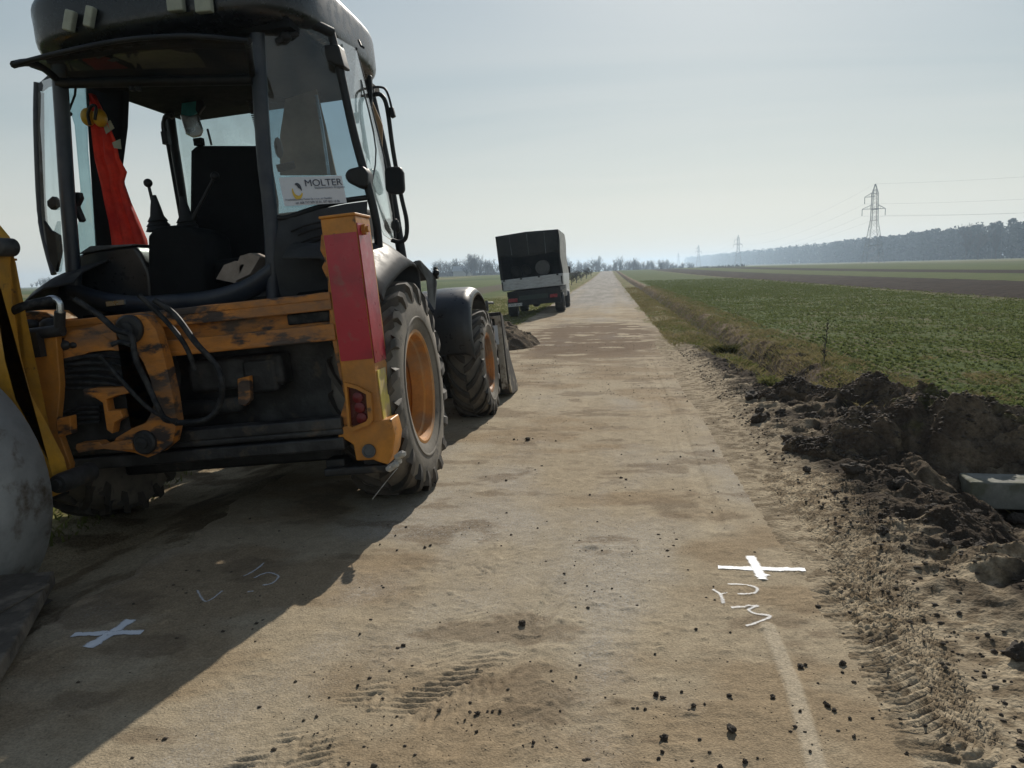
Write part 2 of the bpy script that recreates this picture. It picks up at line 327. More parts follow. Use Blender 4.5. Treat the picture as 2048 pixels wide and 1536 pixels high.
def churn(x, y):
    wx = x+.15*(fbm(x*3, y*3, 2, 5)-.5); wy = y+.15*(fbm(x*3, y*3, 2, 6)-.5)
    a = fbm(wx*1.6, wy*1.6, 3, 101)-.45
    r = 1-np.abs(2*fbm(wx*4+wy*2.2, wy*5.2-wx*.8, 3, 111)-1)*2.2
    c = fbm(wx*13, wy*13, 4, 121)-.5
    blk = np.clip(fbm(wx*7, wy*7, 2, 131)-.52, 0, 1)
    return .16*a+.085*np.clip(r, -.2, 1)+.085*c+.22*blk+.10*np.clip(1-np.abs(2*fbm(wx*9+wy*3,wy*11,2,117)-1)*2.5, 0, 1)*(.3+a)
def zterr(x, y):
    x = np.asarray(x, float); y = np.asarray(y, float)
    d = x-1.08-.20*(1-ss(2.6, 4.4, y)); nm = 1-ss(8.5, 11.5, y-6*(1-ss(1.35, 2.0, x))+.6*(fbm(x*1.2, y*1.2, 2, 7)-.5)*3)
    amp = ss(0.0, 1.0, d)*.8
    n1 = .012*(fbm(x*14, y*14, 3, 81)-.35)
    near = .002+.03*ss(0, .3, d)+.015*ss(0, .25, d)*(fbm(x*9, y*9, 4, 82)-.4)*2+amp*churn(x, y)*(1-.5*ss(3.0, 3.6, x))
    near = near-.30*np.exp(-((x-2.62)/.42)**2-((y-5.0)/.5)**2)-.18*np.exp(-((x-2.2)/.3)**2-((y-4.2)/.35)**2)
    for pts, hw, pt in PRINTS[3:6]:
        u, v = trackd(x, y, pts); near = near*1+tread(u, v, hw, pt)*.008*(np.abs(v) < hw)*(1-.6*amp)
    sc_ = np.abs(np.sin(y*3.1+2.2*vn(y*.7, y*0, 3)*3))
    far = -.004+.035*ss(0, .5, d)+.03*(fbm(x*3, y*3, 4, 83)-.5)*ss(0, .3, d)-.30*np.exp(-((x-2.35-.1*(vn(y*.6, x*0, 4)-.5))/.24)**2)
    far = far+.075*ss(2.45, 2.7, x)*(1-ss(2.75, 3.2, x))*(.35+.65*sc_*fbm(x*4, y*2, 3, 84)*1.7)+.05*ss(2.8, 3.3, x)
    # scrapes of dark earth in the verge
    far = far+.10*np.clip(ridge(x*2.2, y*1.5, 3, 85)-.45, 0, 1)*ss(1.3, 1.8, x)*(1-ss(2.9, 3.3, x))*(1-ss(14, 26, y))
    fld = .045*(fbm(x*5, y*5, 4, 86)-.5)+.02*(fbm(x*16, y*16, 2, 87)-.5)
    fld = fld*ss(3.0, 3.4, x)*(1-ss(30, 60, y))
    pl = ss(12.6, 13.2, x)*(1-ss(21.8, 22.4, x))*(1-ss(120, 200, y))
    fld = fld+pl*(.10*np.abs(np.sin(x*4.2+.6*vn(x, y, 9)))+.06*(fbm(x*4, y*4, 3, 88)-.5))+.08*ss(22.4, 23, x)
    right = near*nm+far*(1-nm)+fld
    dl = -2.42-x
    left = -.005-.17*ss(0, .9, dl)+.05*(fbm(x*4, y*4, 4, 91)-.5)*ss(0, .4, dl)-.004
    mid = np.full(x.shape, -.05)
    z = np.where(x > -.5, np.where(x < .9, mid, right), np.where(x > -2.3, mid, left))
    z = z+n1*((x > .95) | (x < -2.4))
    return z+base(x, y)
def zt1(x, y): return float(zterr(np.array([x]), np.array([y]))[0])
def zr1(x, y): return float(zroad(np.array([x]), np.array([y]))[0])
def zg(x, y): return max(zt1(x, y), zr1(x, y)) if -2.6 < x < 1.3 else zt1(x, y)
def lerp(a, b, t): return a*(1-t[..., None])+np.array(b)*t[..., None]
TAN = (.325, .268, .187); DUST = (.185, .145, .097); SOIL = (.052, .041, .031); SOIL2 = (.105, .081, .057); GREYR = (.215, .205, .188)
DRY = (.17, .152, .078); GRN = (.095, .12, .038); CROP = (.068, .095, .030); PLO = (.019, .014, .012)
def geom(a, b, r):
    o = [a]
    while o[-1] < b: o.append(o[-1]*r)
    return o
ys_near = geom(1.45, 60, 1.0036); ys_far = geom(ys_near[-1]*1.01, 3400, 1.02)
# ---- terrain
xr = list(np.arange(.98, 4.3, .0125)); xr += [4.3+v-.05 for v in geom(.06, 1450, 1.045)]
xl = list(np.arange(-2.3, -6, -.04)); xl += [-6-(v-.05) for v in geom(.06, 1450, 1.055)]
xs = np.array(sorted(set(xl+[-1.2, 0, .6, .9]+xr)))
ysb = [-60, -40, -25, -15, -9, -6, -4, -2.5, -1.5, -.8, -.2, .3, .7, 1.0, 1.25]
yt = np.array(ysb+ys_near[::1]+ys_far)
X, Y = np.meshgrid(xs, yt); Z = zterr(X, Y)
n_a = fbm(X*1.1, Y*1.1, 4, 201); n_b = fbm(X*5, Y*5, 4, 202); n_c = fbm(X*.12, Y*.05, 4, 203); n_d = fbm(X*20, Y*20, 3, 204)
nm = 1-ss(8.8, 11.5, Y-6*(1-ss(1.35, 2.0, X))+(n_a-.5)*5)
one = np.ones(X.shape+(3,))
soil = lerp(one*SOIL, SOIL2, ss(.4, .7, n_b)); dust = lerp(one*DUST, TAN, ss(.35, .6, n_d))
fd = ss(.35, .62, n_a*.5+n_b*.5-.21*ss(1.2, 1.9, X)+.075)
nearc = soil*(1-fd[..., None])+dust*fd[..., None]
edge = 1-ss(.05, .45, X-1.08-.20*(1-ss(2.6, 4.4, Y))+(n_b-.5)*.5); nearc = nearc*(1-edge[..., None]*.8)+dust*edge[..., None]*.8
farc = lerp(lerp(one*DRY, GRN, ss(.45, .65, n_a)), (.15, .115, .06), ss(.5, .7, n_b))
bank = ss(2.35, 2.6, X)*(1-ss(2.75, 3.05, X)); farc = farc*(1-bank[..., None])+lerp(one*(.135, .095, .062), (.20, .15, .10), ss(.4, .65, n_b))*bank[..., None]
dit = np.exp(-((X-2.35)/.22)**2); farc = lerp(farc, (.055, .042, .03), dit*.75)
scr = ss(.5, .62, fbm(X*1.7, Y*.8, 4, 208))*(1-ss(13, 24, Y))*ss(1.15, 1.4, X); farc = lerp(farc, SOIL, scr*.8)
rt = nearc*nm[..., None]+farc*(1-nm[..., None])
crop = lerp(one*CROP, (.075, .10, .032), ss(.4, .6, n_b)); crop = lerp(crop, (.12, .095, .055), ss(.52, .66, n_d*.5+n_a*.5)*.8); crop = lerp(crop, (.068, .092, .031), ss(25, 80, Y)*.8)
fm = ss(2.85, 3.15, X+(n_a-.5)*.5); fm = fm*(1-.7*(1-ss(6.5, 9, Y))*(1-ss(3.6, 5, X)))
rt = rt*(1-fm[..., None])+crop*fm[..., None]
wob = X+(n_a-.5)*.7
pl = ss(12.9, 13.2, wob)*(1-ss(22.2, 22.5, wob)); rt = lerp(rt, (.15, .13, .07), np.exp(-((wob-13)/.35)**2)*.7); rt = rt*(1-pl[..., None])+lerp(one*PLO, (.034, .025, .02), ss(.4, .6, n_b))*pl[..., None]
pl = ss(31.2, 31.6, wob)*(1-ss(39, 39.6, wob)); rt = lerp(rt, PLO, pl)
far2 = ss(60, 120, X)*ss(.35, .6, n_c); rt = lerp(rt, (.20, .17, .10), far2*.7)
lt = lerp(lerp(one*(.14, .14, .045), (.19, .165, .075), ss(.4, .6, n_a)), (.09, .105, .03), ss(.5, .7, n_b))
lf = ss(6, 9, -X); strip = ss(.47, .53, fbm(X*.09, Y*.004, 2, 206)); lfc = lerp(lerp(one*(.085, .11, .035), (.17, .15, .07), strip), (.06, .085, .025), ss(.4, .7, n_c))
pb = ss(9.5, 10.5, -X)*(1-ss(14, 15, -X)); lfc = lerp(lfc, (.085, .07, .05), pb*.9)
lt = lt*(1-lf[..., None])+lfc*lf[..., None]
sandl = lerp(lerp(one*TAN, (.25, .188, .118), ss(.45, .65, n_b)), (.16, .125, .08), ss(.5, .65, n_a)*.6)
lsh = 1-ss(.0, .5, -2.45-1.15*(1-ss(7.5, 11, Y))-X+(n_b-.5)*.6); lt = lt*(1-lsh[..., None]*.92)+sandl*lsh[..., None]*.92
lt = lerp(lt, (.12, .09, .06), (1-ss(9, 20, np.abs(Y-15)))*ss(.45, .6, n_b)*(1-lf)*.6)
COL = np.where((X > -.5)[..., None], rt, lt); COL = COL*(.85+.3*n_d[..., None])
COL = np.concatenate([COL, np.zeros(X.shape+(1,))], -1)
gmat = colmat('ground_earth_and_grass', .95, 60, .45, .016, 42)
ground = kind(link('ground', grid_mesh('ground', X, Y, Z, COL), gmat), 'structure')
# ---- road
xs = np.arange(-2.85, 1.62, .0105); yr = np.array([-60, -30, -15, -8, -4, -2, -.5, .5, 1.1]+geom(1.45, 60, 1.0031)+geom(60.9, 700, 1.02))
X, Y = np.meshgrid(xs, yr); Z = zroad(X, Y)
one = np.ones(X.shape+(3,)); n_a = fbm(X*.8, Y*.8, 4, 301); n_b = fbm(X*3.5, Y*3.5, 5, 302); n_c = fbm(X*2.2, Y*.35, 4, 303); n_d = fbm(X*18, Y*18, 4, 304); n_e = fbm(X*1.6, Y*2.6, 5, 305)
sand = lerp(lerp(one*TAN, (.27, .208, .135), ss(.45, .65, n_e)), (.35, .295, .212), ss(.5, .7, n_a))
gf = ss(.50, .72, n_a*.45+n_b*.2+n_c*.35+.05*np.exp(-((X-.15)/.4)**2)*(Y < 9))*.42
gf = np.maximum(gf, ss(24, 38, Y+(n_b-.5)*12)*.9); gf = np.clip(gf-.25*np.exp(-((np.abs(X+.7)-1.2)/.3)**2)*(Y < 60), 0, 1)
asp = lerp(one*GREYR, (.275, .26, .24), ss(.35, .65, n_c)); 
c = sand*(1-gf[..., None])+asp*gf[..., None]
br = (np.exp(-((Y-18.5)/3.0)**2)*1.2+np.exp(-((Y-16)/3.5)**2)*.55)*ss(.36, .50, n_e*.6+n_b*.4)*np.exp(-((X+.4)/1.3)**4)
c = lerp(c, (.115, .075, .045), np.clip(br*1.6, 0, .9))
c = lerp(c, (.16, .12, .08), ss(.60, .70, fbm(X*2.6, Y*4.5, 5, 307))*.6*(1-ss(20, 35, Y)))
eg = ss(.75, 1.15, X-.15*(1-ss(2.6, 4.4, Y))+(n_b-.5)*.5)*.45; c = lerp(c, (.19, .145, .095), eg)
crack = ss(.93, .985, ridge(X*.9, Y*.5, 4, 309))*ss(25, 40, Y)*.4; c = lerp(c, (.10, .09, .08), crack)
c = c*(.86+.28*n_d[..., None])*(.92+.16*fbm(X*7, Y*.25, 3, 311)[..., None])*(.9+.2*fbm(X*45, Y*45, 2, 313)[..., None])
u, v = trackd(X, Y, STREAK); c = lerp(c, (.42, .36, .27), (1-ss(.02, .04, np.abs(v)))*.8)
COL = np.concatenate([c, (gf*(1-ss(20, 40, Y)))[..., None]], -1)
rmat = colmat('dusty_asphalt', .88, 95, .38, .004, 130, speck=(120, (.40, .39, .37)))
road = kind(link('road', grid_mesh('road', X, Y, Z, COL), rmat), 'structure')
# ---- spray marks laid on the road
def spraym(al, nm_):
    m, n, l, b = mk(nm_); b.inputs['Base Color'].default_value = (.70, .72, .75, 1); b.inputs['Roughness'].default_value = .6
    t = n.new('ShaderNodeTexCoord'); q = n.new('ShaderNodeTexNoise'); q.inputs['Scale'].default_value = 130; q.inputs['Detail'].default_value = 6; q.inputs['Roughness'].default_value = .7
    l.new(t.outputs['Object'], q.inputs['Vector']); a = n.new('ShaderNodeAttribute'); a.attribute_name = 'col'
    ad = n.new('ShaderNodeMath'); l.new(q.outputs[0], ad.inputs[0]); l.new(a.outputs['Fac'], ad.inputs[1])
    mr = n.new('ShaderNodeMapRange'); mr.inputs[1].default_value = 1.5-al-.42; mr.inputs[2].default_value = 1.5-al+.08; l.new(ad.outputs[0], mr.inputs[0]); mr.inputs[4].default_value = 1 if al > .3 else .72; l.new(mr.outputs[0], b.inputs['Alpha']); return m
SP1 = spraym(.48, 'white_spray_paint'); SP2 = spraym(.02, 'thin_white_spray_paint')
def spray(strokes, label, m, k=1.0):
    vs, fs, cs = [], [], []
    for wd, pts in strokes:
        P = [gp(*p) for p in pts]; P = smoothpath([(p.x, p.y, 0) for p in P], 8) if len(P) > 2 else [P[0].lerp(P[1], i/20) for i in range(21)]
        for i, p in enumerate(P):
            d = (P[min(i+1, len(P)-1)]-P[max(i-1, 0)]); d.z = 0; d.normalize(); nn = V((d.y, -d.x, 0)); w2 = wd*1.25*(.85+.3*mnoise.noise(p*30))
            for j in range(9):
                s = (j-4)/4; q = p+nn*s*w2; vs.append((q.x, q.y, zr1(q.x, q.y)+.0035)); e = max(0, 1-abs(s)**1.6); cs.append((e, e, e, 1))
            if i: b0 = len(vs)-18; fs += [(b0+j, b0+j+1, b0+j+10, b0+j+9) for j in range(8)]
    o = link('spray_mark', np_mesh('spray_mark', vs, fs, cs), m); return tag(o, label, 'road marking')
spray([(.028, [(1436, 1136), (1480, 1138), (1560, 1140), (1611, 1142)]), (.028, [(1500, 1113), (1512, 1135), (1526, 1162)]), (.02, [(1518, 1157), (1534, 1150)])], 'bright white spray painted cross on the sunlit right side of the road', SP1)
spray([(.024, [(145, 1270), (190, 1268), (285, 1266)]), (.03, [(262, 1241), (225, 1266), (176, 1296)])], 'pale spray painted cross on the road inside the shadow of the machine', SP1)
spray([(.016, [(1455, 1170), (1490, 1172), (1514, 1180), (1505, 1189), (1475, 1190)]), (.016, [(1425, 1181), (1440, 1190), (1447, 1209)]), (.013, [(1440, 1190), (1455, 1188)]),
       (.016, [(1462, 1217), (1490, 1216), (1515, 1214), (1497, 1222), (1512, 1230), (1540, 1235), (1520, 1246), (1492, 1254)])], 'handwritten white spray letters below the bright cross on the road', SP2)
SP2 = spraym(.03, 'faint_white_spray_paint')
spray([(.013, [(487, 1154), (510, 1142), (528, 1128)]), (.013, [(508, 1157), (535, 1147), (557, 1154), (545, 1168), (525, 1172)]), (.016, [(495, 1186), (507, 1184)]),
       (.012, [(395, 1184), (413, 1205), (445, 1184)])], 'faint spray painted letters on the shaded road near the shadow edge', SP2)
#PART2
# ================================================================ BACKHOE LOADER
def frame(rollm, P, Lx):
    c, s = math.cos(R(rollm)), math.sin(R(rollm))
    Rm = Matrix(((c, 0, -s), (0, 1, 0), (s, 0, c))); o = V(P)-Rm @ V((Lx, 0, 0))
    m = Rm.to_4x4(); m.translation = o; return m
MM = frame(4.3, (-1.40, 5.2, 0.0), .95); MI = MM.inverted()
def mp(px, py, ax, val, mi=None):
    mi = mi or MI; c = mi @ CAMP; d = mi.to_3x3() @ ray(px, py); t = (val-c[ax])/d[ax]; return c+d*t
def py_(y, *pts): return [mp(a, b, 1, y) for a, b in pts]
def px_(x, *pts): return [mp(a, b, 0, x) for a, b in pts]
XC = -.20
bh = empty('backhoe_loader', 'orange and black backhoe loader parked with its left wheels off the road edge', 'backhoe loader', mat=MM)
def part(name, bm, m, parent=None, **k): return obj(name, bm, m, parent or bh, **k)
# ---------------- wheels
def make_wheel(name, x, y, z, r, w, rr, side, parent, nl, mrim, dish, lugh=.035):
    e = bpy.data.objects.new(name, None); C.objects.link(e); e.parent = parent; e.location = (x, y, z); e.empty_display_size = .1
    s = side; h = w/2
    bm = B(); rc = r-lugh
    lathe(bm, [(-h*.78*s, rr), (-h*.98*s, rr+.06), (-h*s, (rr+rc)/2), (-h*.95*s, rc-.05), (-h*.75*s, rc-.01), (0, rc), (h*.75*s, rc-.01), (h*.93*s, rc-.05),
               (h*1.0*s, (rr+rc)/2+.03), (h*1.01*s, (rr+rc)/2-.02), (h*.97*s, rr+.055), (h*.90*s, rr+.035), (h*.88*s, rr+.012), (h*.78*s, rr)], (0, 0, 0), 'x', 96)
    lathe(bm, [(h*1.005*s, rr+.10), (h*1.03*s, rr+.105), (h*1.03*s, rr+.115), (h*1.0*s, rr+.12)], (0, 0, 0), 'x', 96)
    ty = obj('tyre', bm, M['rubberl'], e, autos=50)
    bm = B(); R_ = random.Random(3)
    for sd_ in (-1, 1):
        for i in range(nl):
            th = 2*math.pi*(i+(.5 if sd_ > 0 else 0))/nl; rows = []
            path = [(-.04, 0, r), (.25, .06, r), (.5, .15, r-.002), (.75, .27, r-.006), (.93, .37, r-.016), (1.02, .42, r-.05), (1.035, .45, r-.11), (1.01, .47, r-.15)]
            for q, (t, dth, rad) in enumerate(path):
                xx = sd_*t*h; a0 = th+dth*(20/nl)*.95; lw = .042-.006*(q/7)+(.012 if q >= 4 else 0); inner = rad-lugh-.02
                if q >= 5: inner = rad-.03
                A = []
                for (da, rad_) in ((-lw*1.15, inner), (-lw*.62, rad), (lw*.62, rad), (lw*1.15, inner)):
                    aa = a0+da/r*1.05; xo = xx
                    if q >= 5 and rad_ == inner: xo = xx-sd_*.035; rad_ = rad
                    A.append(V((xo*s, math.sin(aa)*rad_, math.cos(aa)*rad_)))
                rows.append(A)
            vs = loft(bm, rows); bm.faces.new([v_ for v_ in vs[0]][::-1]); bm.faces.new(vs[-1])
    obj('tread_lugs', bm, M['rubber'], ty, autos=35)
    bm = B(); a = dish
    lathe(bm, [(h*.86*s, rr+.028), (h*.90*s, rr+.03), (h*.91*s, rr+.012), (h*.86*s, rr-.004), (h*.62*s, rr-.012), (h*.58*s, rr-.035), (h*.2*s, rr-.05), (h*.12*s, rr-.03), (-h*.3*s, rr-.04), (-h*.86*s, rr+.02)], (0, 0, 0), 'x', 96)
    lathe(bm, [(a*s, rr-.04), (a*s+.02*s, rr-.09), (a*s+.03*s, rr*.55), (a*s+.045*s, rr*.5), (a*s+.05*s, .001)], (0, 0, 0), 'x', 64)
    rm = obj('rim', bm, mrim, e, autos=40)
    bm = B(); lathe(bm, [(a*s+.03*s, rr*.42), (a*s+.05*s, rr*.40), (a*s+.06*s, rr*.28), (a*s+.08*s, rr*.25), (a*s+.085*s, .001)], (0, 0, 0), 'x', 32)
    for k in range(8):
        t = 2*math.pi*k/8; cyl(bm, (a*s+.02*s, math.cos(t)*rr*.6, math.sin(t)*rr*.6), (a*s+.055*s, math.cos(t)*rr*.6, math.sin(t)*rr*.6), .016, 6)
    obj('hub', bm, M['rimr'], rm, autos=40)
    return e
make_wheel('rear_wheel', .91, .02, .725, .735, .43, .365, 1, bh, 20, M['rim'], -.02)
make_wheel('rear_wheel', -1.27, .02, .725, .735, .43, .365, -1, bh, 20, M['rim'], -.02)
make_wheel('front_wheel', .955, 2.93, .545, .57, .37, .29, 1, bh, 18, M['rimr'], .0, .03)
make_wheel('front_wheel', -1.38, 2.93, .545, .57, .37, .29, -1, bh, 18, M['rimr'], .0, .03)
bm = B(); box(bm, (XC, .02, .68), (1.7, .3, .3)); box(bm, (XC, .1, .62), (.5, .5, .4)); part('rear_axle', bm, M['dirty'], bev=.02)
bm = B(); box(bm, (XC, 2.93, .52), (1.6, .2, .22)); part('front_axle', bm, M['dirty'], bev=.02)
bm = B(); box(bm, (XC, 1.4, .78), (.7, 3.6, .35)); box(bm, (XC-.5, 1.3, .75), (.5, .9, .5)); box(bm, (XC+.58, 1.35, .74), (.60, 1.2, .62)); box(bm, (XC, .2, .55), (1.7, .8, .5)); part('chassis', bm, M['dirty'], bev=.02)  # right side box and low belly box enlarged to block sun under the machine
bm = B(); box(bm, (.62, 1.42, .62), (.3, .12, .03)); box(bm, (.78, 1.42, .60), (.03, .1, .1)); part('step_bracket', bm, M['lsteel'])
# ---------------- rear frame
YF = -.85
def slab(name, y, th, pts, m, bev=.006, **k):
    bm = B(); prism(bm, py_(y, *pts), (0, th, 0)); return part(name, bm, m, bev=bev, **k)
bm = B()
L1 = XC-1.05
box(bm, ((L1+.87)/2, YF+.10, 1.405), (.87-L1, .26, .045)); box(bm, ((L1+.87)/2, YF+.0, 1.375), (.87-L1, .05, .10))
box(bm, ((L1+.87)/2, YF+.07, 1.29), (.87-L1, .04, .14))
box(bm, ((L1+.87)/2, YF+.0, 1.20), (.87-L1, .05, .09)); box(bm, ((L1+.87)/2, YF+.10, 1.165), (.87-L1, .26, .03))
part('upper_frame_rail', bm, M['worn'], bev=.008)
bm = B(); box(bm, (.70, YF+.045, 1.292), (.26, .03, .065)); part('frame_slot', bm, M['hose'], bev=.01)
bm = B()
box(bm, ((L1+.84)/2, YF+.02, .665), (.84-L1, .12, .07)); box(bm, ((L1+.84)/2, YF-.01, .615), (.84-L1, .05, .04)); box(bm, ((L1+.84)/2, YF+.02, .545), (.84-L1, .13, .075))
part('lower_frame_rail', bm, M['dirty'], bev=.012)
bm = B(); box(bm, ((L1+.84)/2, YF+.32, .93), (.84-L1, .03, .62)); part('rear_panel', bm, M['dirty'])
bm = B(); box(bm, (.14, YF+.22, 1.0), (.62, .16, .20)); box(bm, (.30, YF+.20, .97), (.22, .14, .22)); box(bm, (-.1, YF+.2, .80), (.5, .1, .1)); part('hydraulic_tank', bm, M['dirty'], bev=.03)
slab('orange_bracket', YF+.06, .05, [(474, 758), (498, 752), (501, 800), (490, 812), (476, 808)], M['worn'])
slab('frame_gusset', YF-.012, .03, [(655, 612), (690, 598), (716, 740), (700, 748), (664, 640)], M['orange'])
# ---------------- stabiliser legs
def leg(xo, right=True):
    xi = xo-.205 if right else xo; x2 = xo if right else xo+.205; cxl = (xi+x2)/2; yb, yf = YF-.02, YF+.26
    bm = B(); box(bm, (cxl, (yb+yf)/2, 1.20), (.205, yf-yb, 1.28))
    e = obj('stabiliser_leg', bm, M['orange'], bh, bev=.012)
    bm = B(); box(bm, (cxl, (yb+yf)/2, 1.845), (.215, yf-yb+.01, .015)); obj('leg_cap', bm, M['orange'], e, bev=.004)
    return e, xi, x2, yb, yf
lg, xi, x2, yb, yf = leg(1.075)
bm = B(); box(bm, (xi+.108, yb-.004, 1.385), (.192, .006, .72)); tg = part('red_tape', bm, M['red'], lg)
bm = B(); box(bm, (x2+.004, (yb+yf)/2-.02, 1.395), (.006, .22, .80)); part('side_tape', bm, M['red'], lg)
bm = B(); box(bm, (x2+.004, (yb+yf)/2-.03, .80), (.006, .16, .30)); part('yellow_tape', bm, M['ytape'], lg)
bm = B(); cyl(bm, (x2-.01, yb+.09, 1.76), (x2+.03, yb+.09, 1.76), .032, 12); cyl(bm, (x2+.02, yb+.09, 1.76), (x2+.045, yb+.09, 1.76), .018, 6); part('leg_bolt', bm, M['orange'], lg, autos=40)
# inner leg flange with ragged edge
bm = B(); prism(bm, py_(YF-.0, (642, 470), (652, 462), (668, 620), (690, 745), (700, 850), (690, 862), (678, 842), (684, 820), (690, 800), (676, 740), (660, 660), (655, 560), (643, 535), (650, 520), (640, 500)), (0, .03, 0)); part('leg_flange', bm, M['worn'], lg, bev=.004)
# lamp surround
bm = B()
o_ = py_(yb-.001, (692, 764), (716, 770), (744, 785), (748, 838), (742, 848), (706, 862), (699, 858)); i_ = py_(yb-.001, (697, 772), (714, 776), (735, 787), (739, 834), (735, 841), (708, 853), (703, 850))
vo = [[bm.verts.new(p+V((0, dy, 0))) for p in q] for q, dy in ((o_, 0), (o_, -.03), (i_, -.03), (i_, .0))]
for a in range(3):
    for k in range(7): bm.faces.new((vo[a][k], vo[a][(k+1) % 7], vo[a+1][(k+1) % 7], vo[a+1][k]))
part('lamp_surround', bm, M['orange'], lg, autos=30)
bm = B(); prism(bm, py_(yb-.003, (697, 772), (714, 776), (735, 787), (739, 834), (735, 841), (708, 853), (703, 850)), (0, .004, 0)); tl = part('tail_light', bm, M['lampd'], lg)
for k, (a, b_) in enumerate(((716, 795), (720, 815), (724, 836))):
    bm = B(); q = mp(a, b_, 1, yb-.004); lathe(bm, [(0, .033), (-.010, .031), (-.016, .018), (-.018, .001)], q, 'y', 20); part('lamp_lens', bm, M['lamp'], tl, autos=50)
# foot of the leg
slab('leg_base', yb-.004, .17, [(688, 852), (782, 838), (790, 870), (786, 905), (776, 930), (758, 925), (746, 920), (712, 922), (706, 890), (690, 880), (676, 880), (675, 862)], M['orange'], parent=lg, bev=.01)
bm = B(); q = mp(738, 902, 1, yb-.01); lathe(bm, [(0, .042), (-.012, .040), (-.013, .03), (-.006, .028), (-.006, .001)], q, 'y', 20); part('pivot_pin', bm, M['greyp'], lg, autos=40)
bm = B(); q = mp(795, 921, 1, yb+.0)
for i in range(9):
    t = i/8; ball(bm, q+V((-.045+.09*t+rnd.uniform(-.01, .01), rnd.uniform(-.02, .02), -.045+.09*t+rnd.uniform(-.012, .012))), .028, 1, 1, .8, 1)
part('foot_rag', bm, M['cloth'], lg)
bm = B(); tube(bm, smoothpath([q+V((.0, -.02, -.04)), mp(775, 960, 1, yb-.02), mp(745, 998, 1, yb-.02)]), .0025, 5); part('loose_wire', bm, M['steel'], lg)
bm = B(); box(bm, (.96, YF+.14, .44), (.13, .13, .16)); box(bm, (.86, YF+.16, .36), (.40, .26, .05)); box(bm, (.72, YF+.14, .40), (.12, .12, .06)); part('foot_plate', bm, M['dirty'], lg, bev=.012)
lg2, *_ = leg(XC-1.27, False)
bm = B(); box(bm, (XC-1.17, YF+.12, .40), (.13, .13, .18)); box(bm, (XC-1.17, YF+.12, .32), (.34, .30, .05)); part('foot_plate', bm, M['dirty'], lg2, bev=.012)
# ---------------- kingpost carriage, boom, bucket
YK = -1.02
bm = B()
outer = [(118, 700), (120, 690), (140, 662), (180, 655), (228, 640), (262, 628), (290, 632), (312, 660), (330, 720), (345, 790), (353, 845), (345, 885), (320, 905), (296, 915), (268, 905), (245, 902), (225, 890)]
inner = [(232, 876), (262, 858), (292, 846), (306, 820), (310, 790), (300, 755), (286, 722), (262, 704), (220, 700), (180, 704), (150, 716), (122, 722)]
po = py_(YK, *outer, *inner)
va = [bm.verts.new(p) for p in po]; vb = [bm.verts.new(p+V((0, .08, 0))) for p in po]; n = len(po)
f1 = bm.faces.new(va); f2 = bm.faces.new(vb[::-1])
for i in range(n): bm.faces.new((va[i], vb[i], vb[(i+1) % n], va[(i+1) % n]))
bmesh.ops.triangulate(bm, faces=[f1, f2], ngon_method='EAR_CLIP')
kp = part('kingpost_carriage', bm, M['worn'], bev=.012)
def disc(px, py, r, y, m, name, d=.03, parent=None):
    bm = B(); q = mp(px, py, 1, y); lathe(bm, [(0, r), (-d*.6, r), (-d, r*.85), (-d, r*.5), (-d*1.5, r*.45), (-d*1.6, .001)], q, 'y', 28); return part(name, bm, m, parent or kp, autos=40)
disc(261, 658, .083, YK-.002, M['dirty'], 'top_pin'); disc(291, 884, .072, YK-.002, M['dirty'], 'bottom_pin')
slab('carriage_plate', YK-.06, .05, [(58, 700), (66, 680), (112, 672), (120, 768), (118, 800), (113, 850), (122, 880), (140, 930), (132, 985), (104, 960), (82, 880), (60, 790)], M['orange'], parent=kp)
slab('carriage_lug', YK-.08, .06, [(112, 838), (140, 832), (142, 868), (116, 876)], M['worn'], parent=kp)
slab('swing_link', YK-.04, .07, [(166, 778), (200, 776), (250, 774), (262, 786), (232, 792), (212, 800), (216, 822), (240, 820), (246, 836), (228, 846), (224, 868), (213, 860), (205, 806), (190, 796), (168, 794)], M['worn'], parent=kp)
slab('lower_arm', YK-.05, .08, [(150, 896), (152, 888), (196, 884), (204, 890), (226, 884), (262, 880), (266, 900), (240, 902), (206, 898), (156, 906)], M['worn'], parent=kp)
slab('valve_body', YK+.06, .3, [(125, 705), (290, 700), (308, 760), (305, 840), (260, 870), (150, 900), (120, 860), (122, 780)], M['dirty'], parent=kp)
bm = B()
for k in range(6):
    y0 = 716+k*11; tube(bm, smoothpath([mp(122, y0+6, 1, YK+.0), mp(180, y0-4+2*k, 1, YK-.01), mp(240, y0+k*3, 1, YK+.01), mp(300, y0+14+k*4, 1, YK+.03)]), .012, 6)
for k in range(4):
    y0 = 812+k*10; tube(bm, smoothpath([mp(122, y0+16, 1, YK+.0), mp(160, y0+4, 1, YK-.01), mp(200, y0+2, 1, YK+.01)]), .012, 6)
part('inner_hoses', bm, M['hose'], kp, autos=60)
bm = B()
for pts, r in ([[(150, 598), (200, 632), (232, 660), (262, 672), (272, 720), (296, 770), (314, 810), (330, 838), (352, 842)], .017],
               [[(200, 712), (222, 736), (262, 782), (300, 818), (352, 846)], .013], [[(222, 690), (240, 684), (262, 690)], .014],
               [[(308, 600), (350, 630), (392, 686), (432, 730), (444, 770), (438, 812), (410, 840), (352, 846)], .017], [[(278, 590), (330, 640), (370, 690), (390, 740)], .014]):
    tube(bm, smoothpath([mp(a, b_, 1, YK-.10+.02*(i % 2)) for i, (a, b_) in enumerate(pts)]), r, 10)
part('hydraulic_hoses', bm, M['hose'], kp, autos=60)
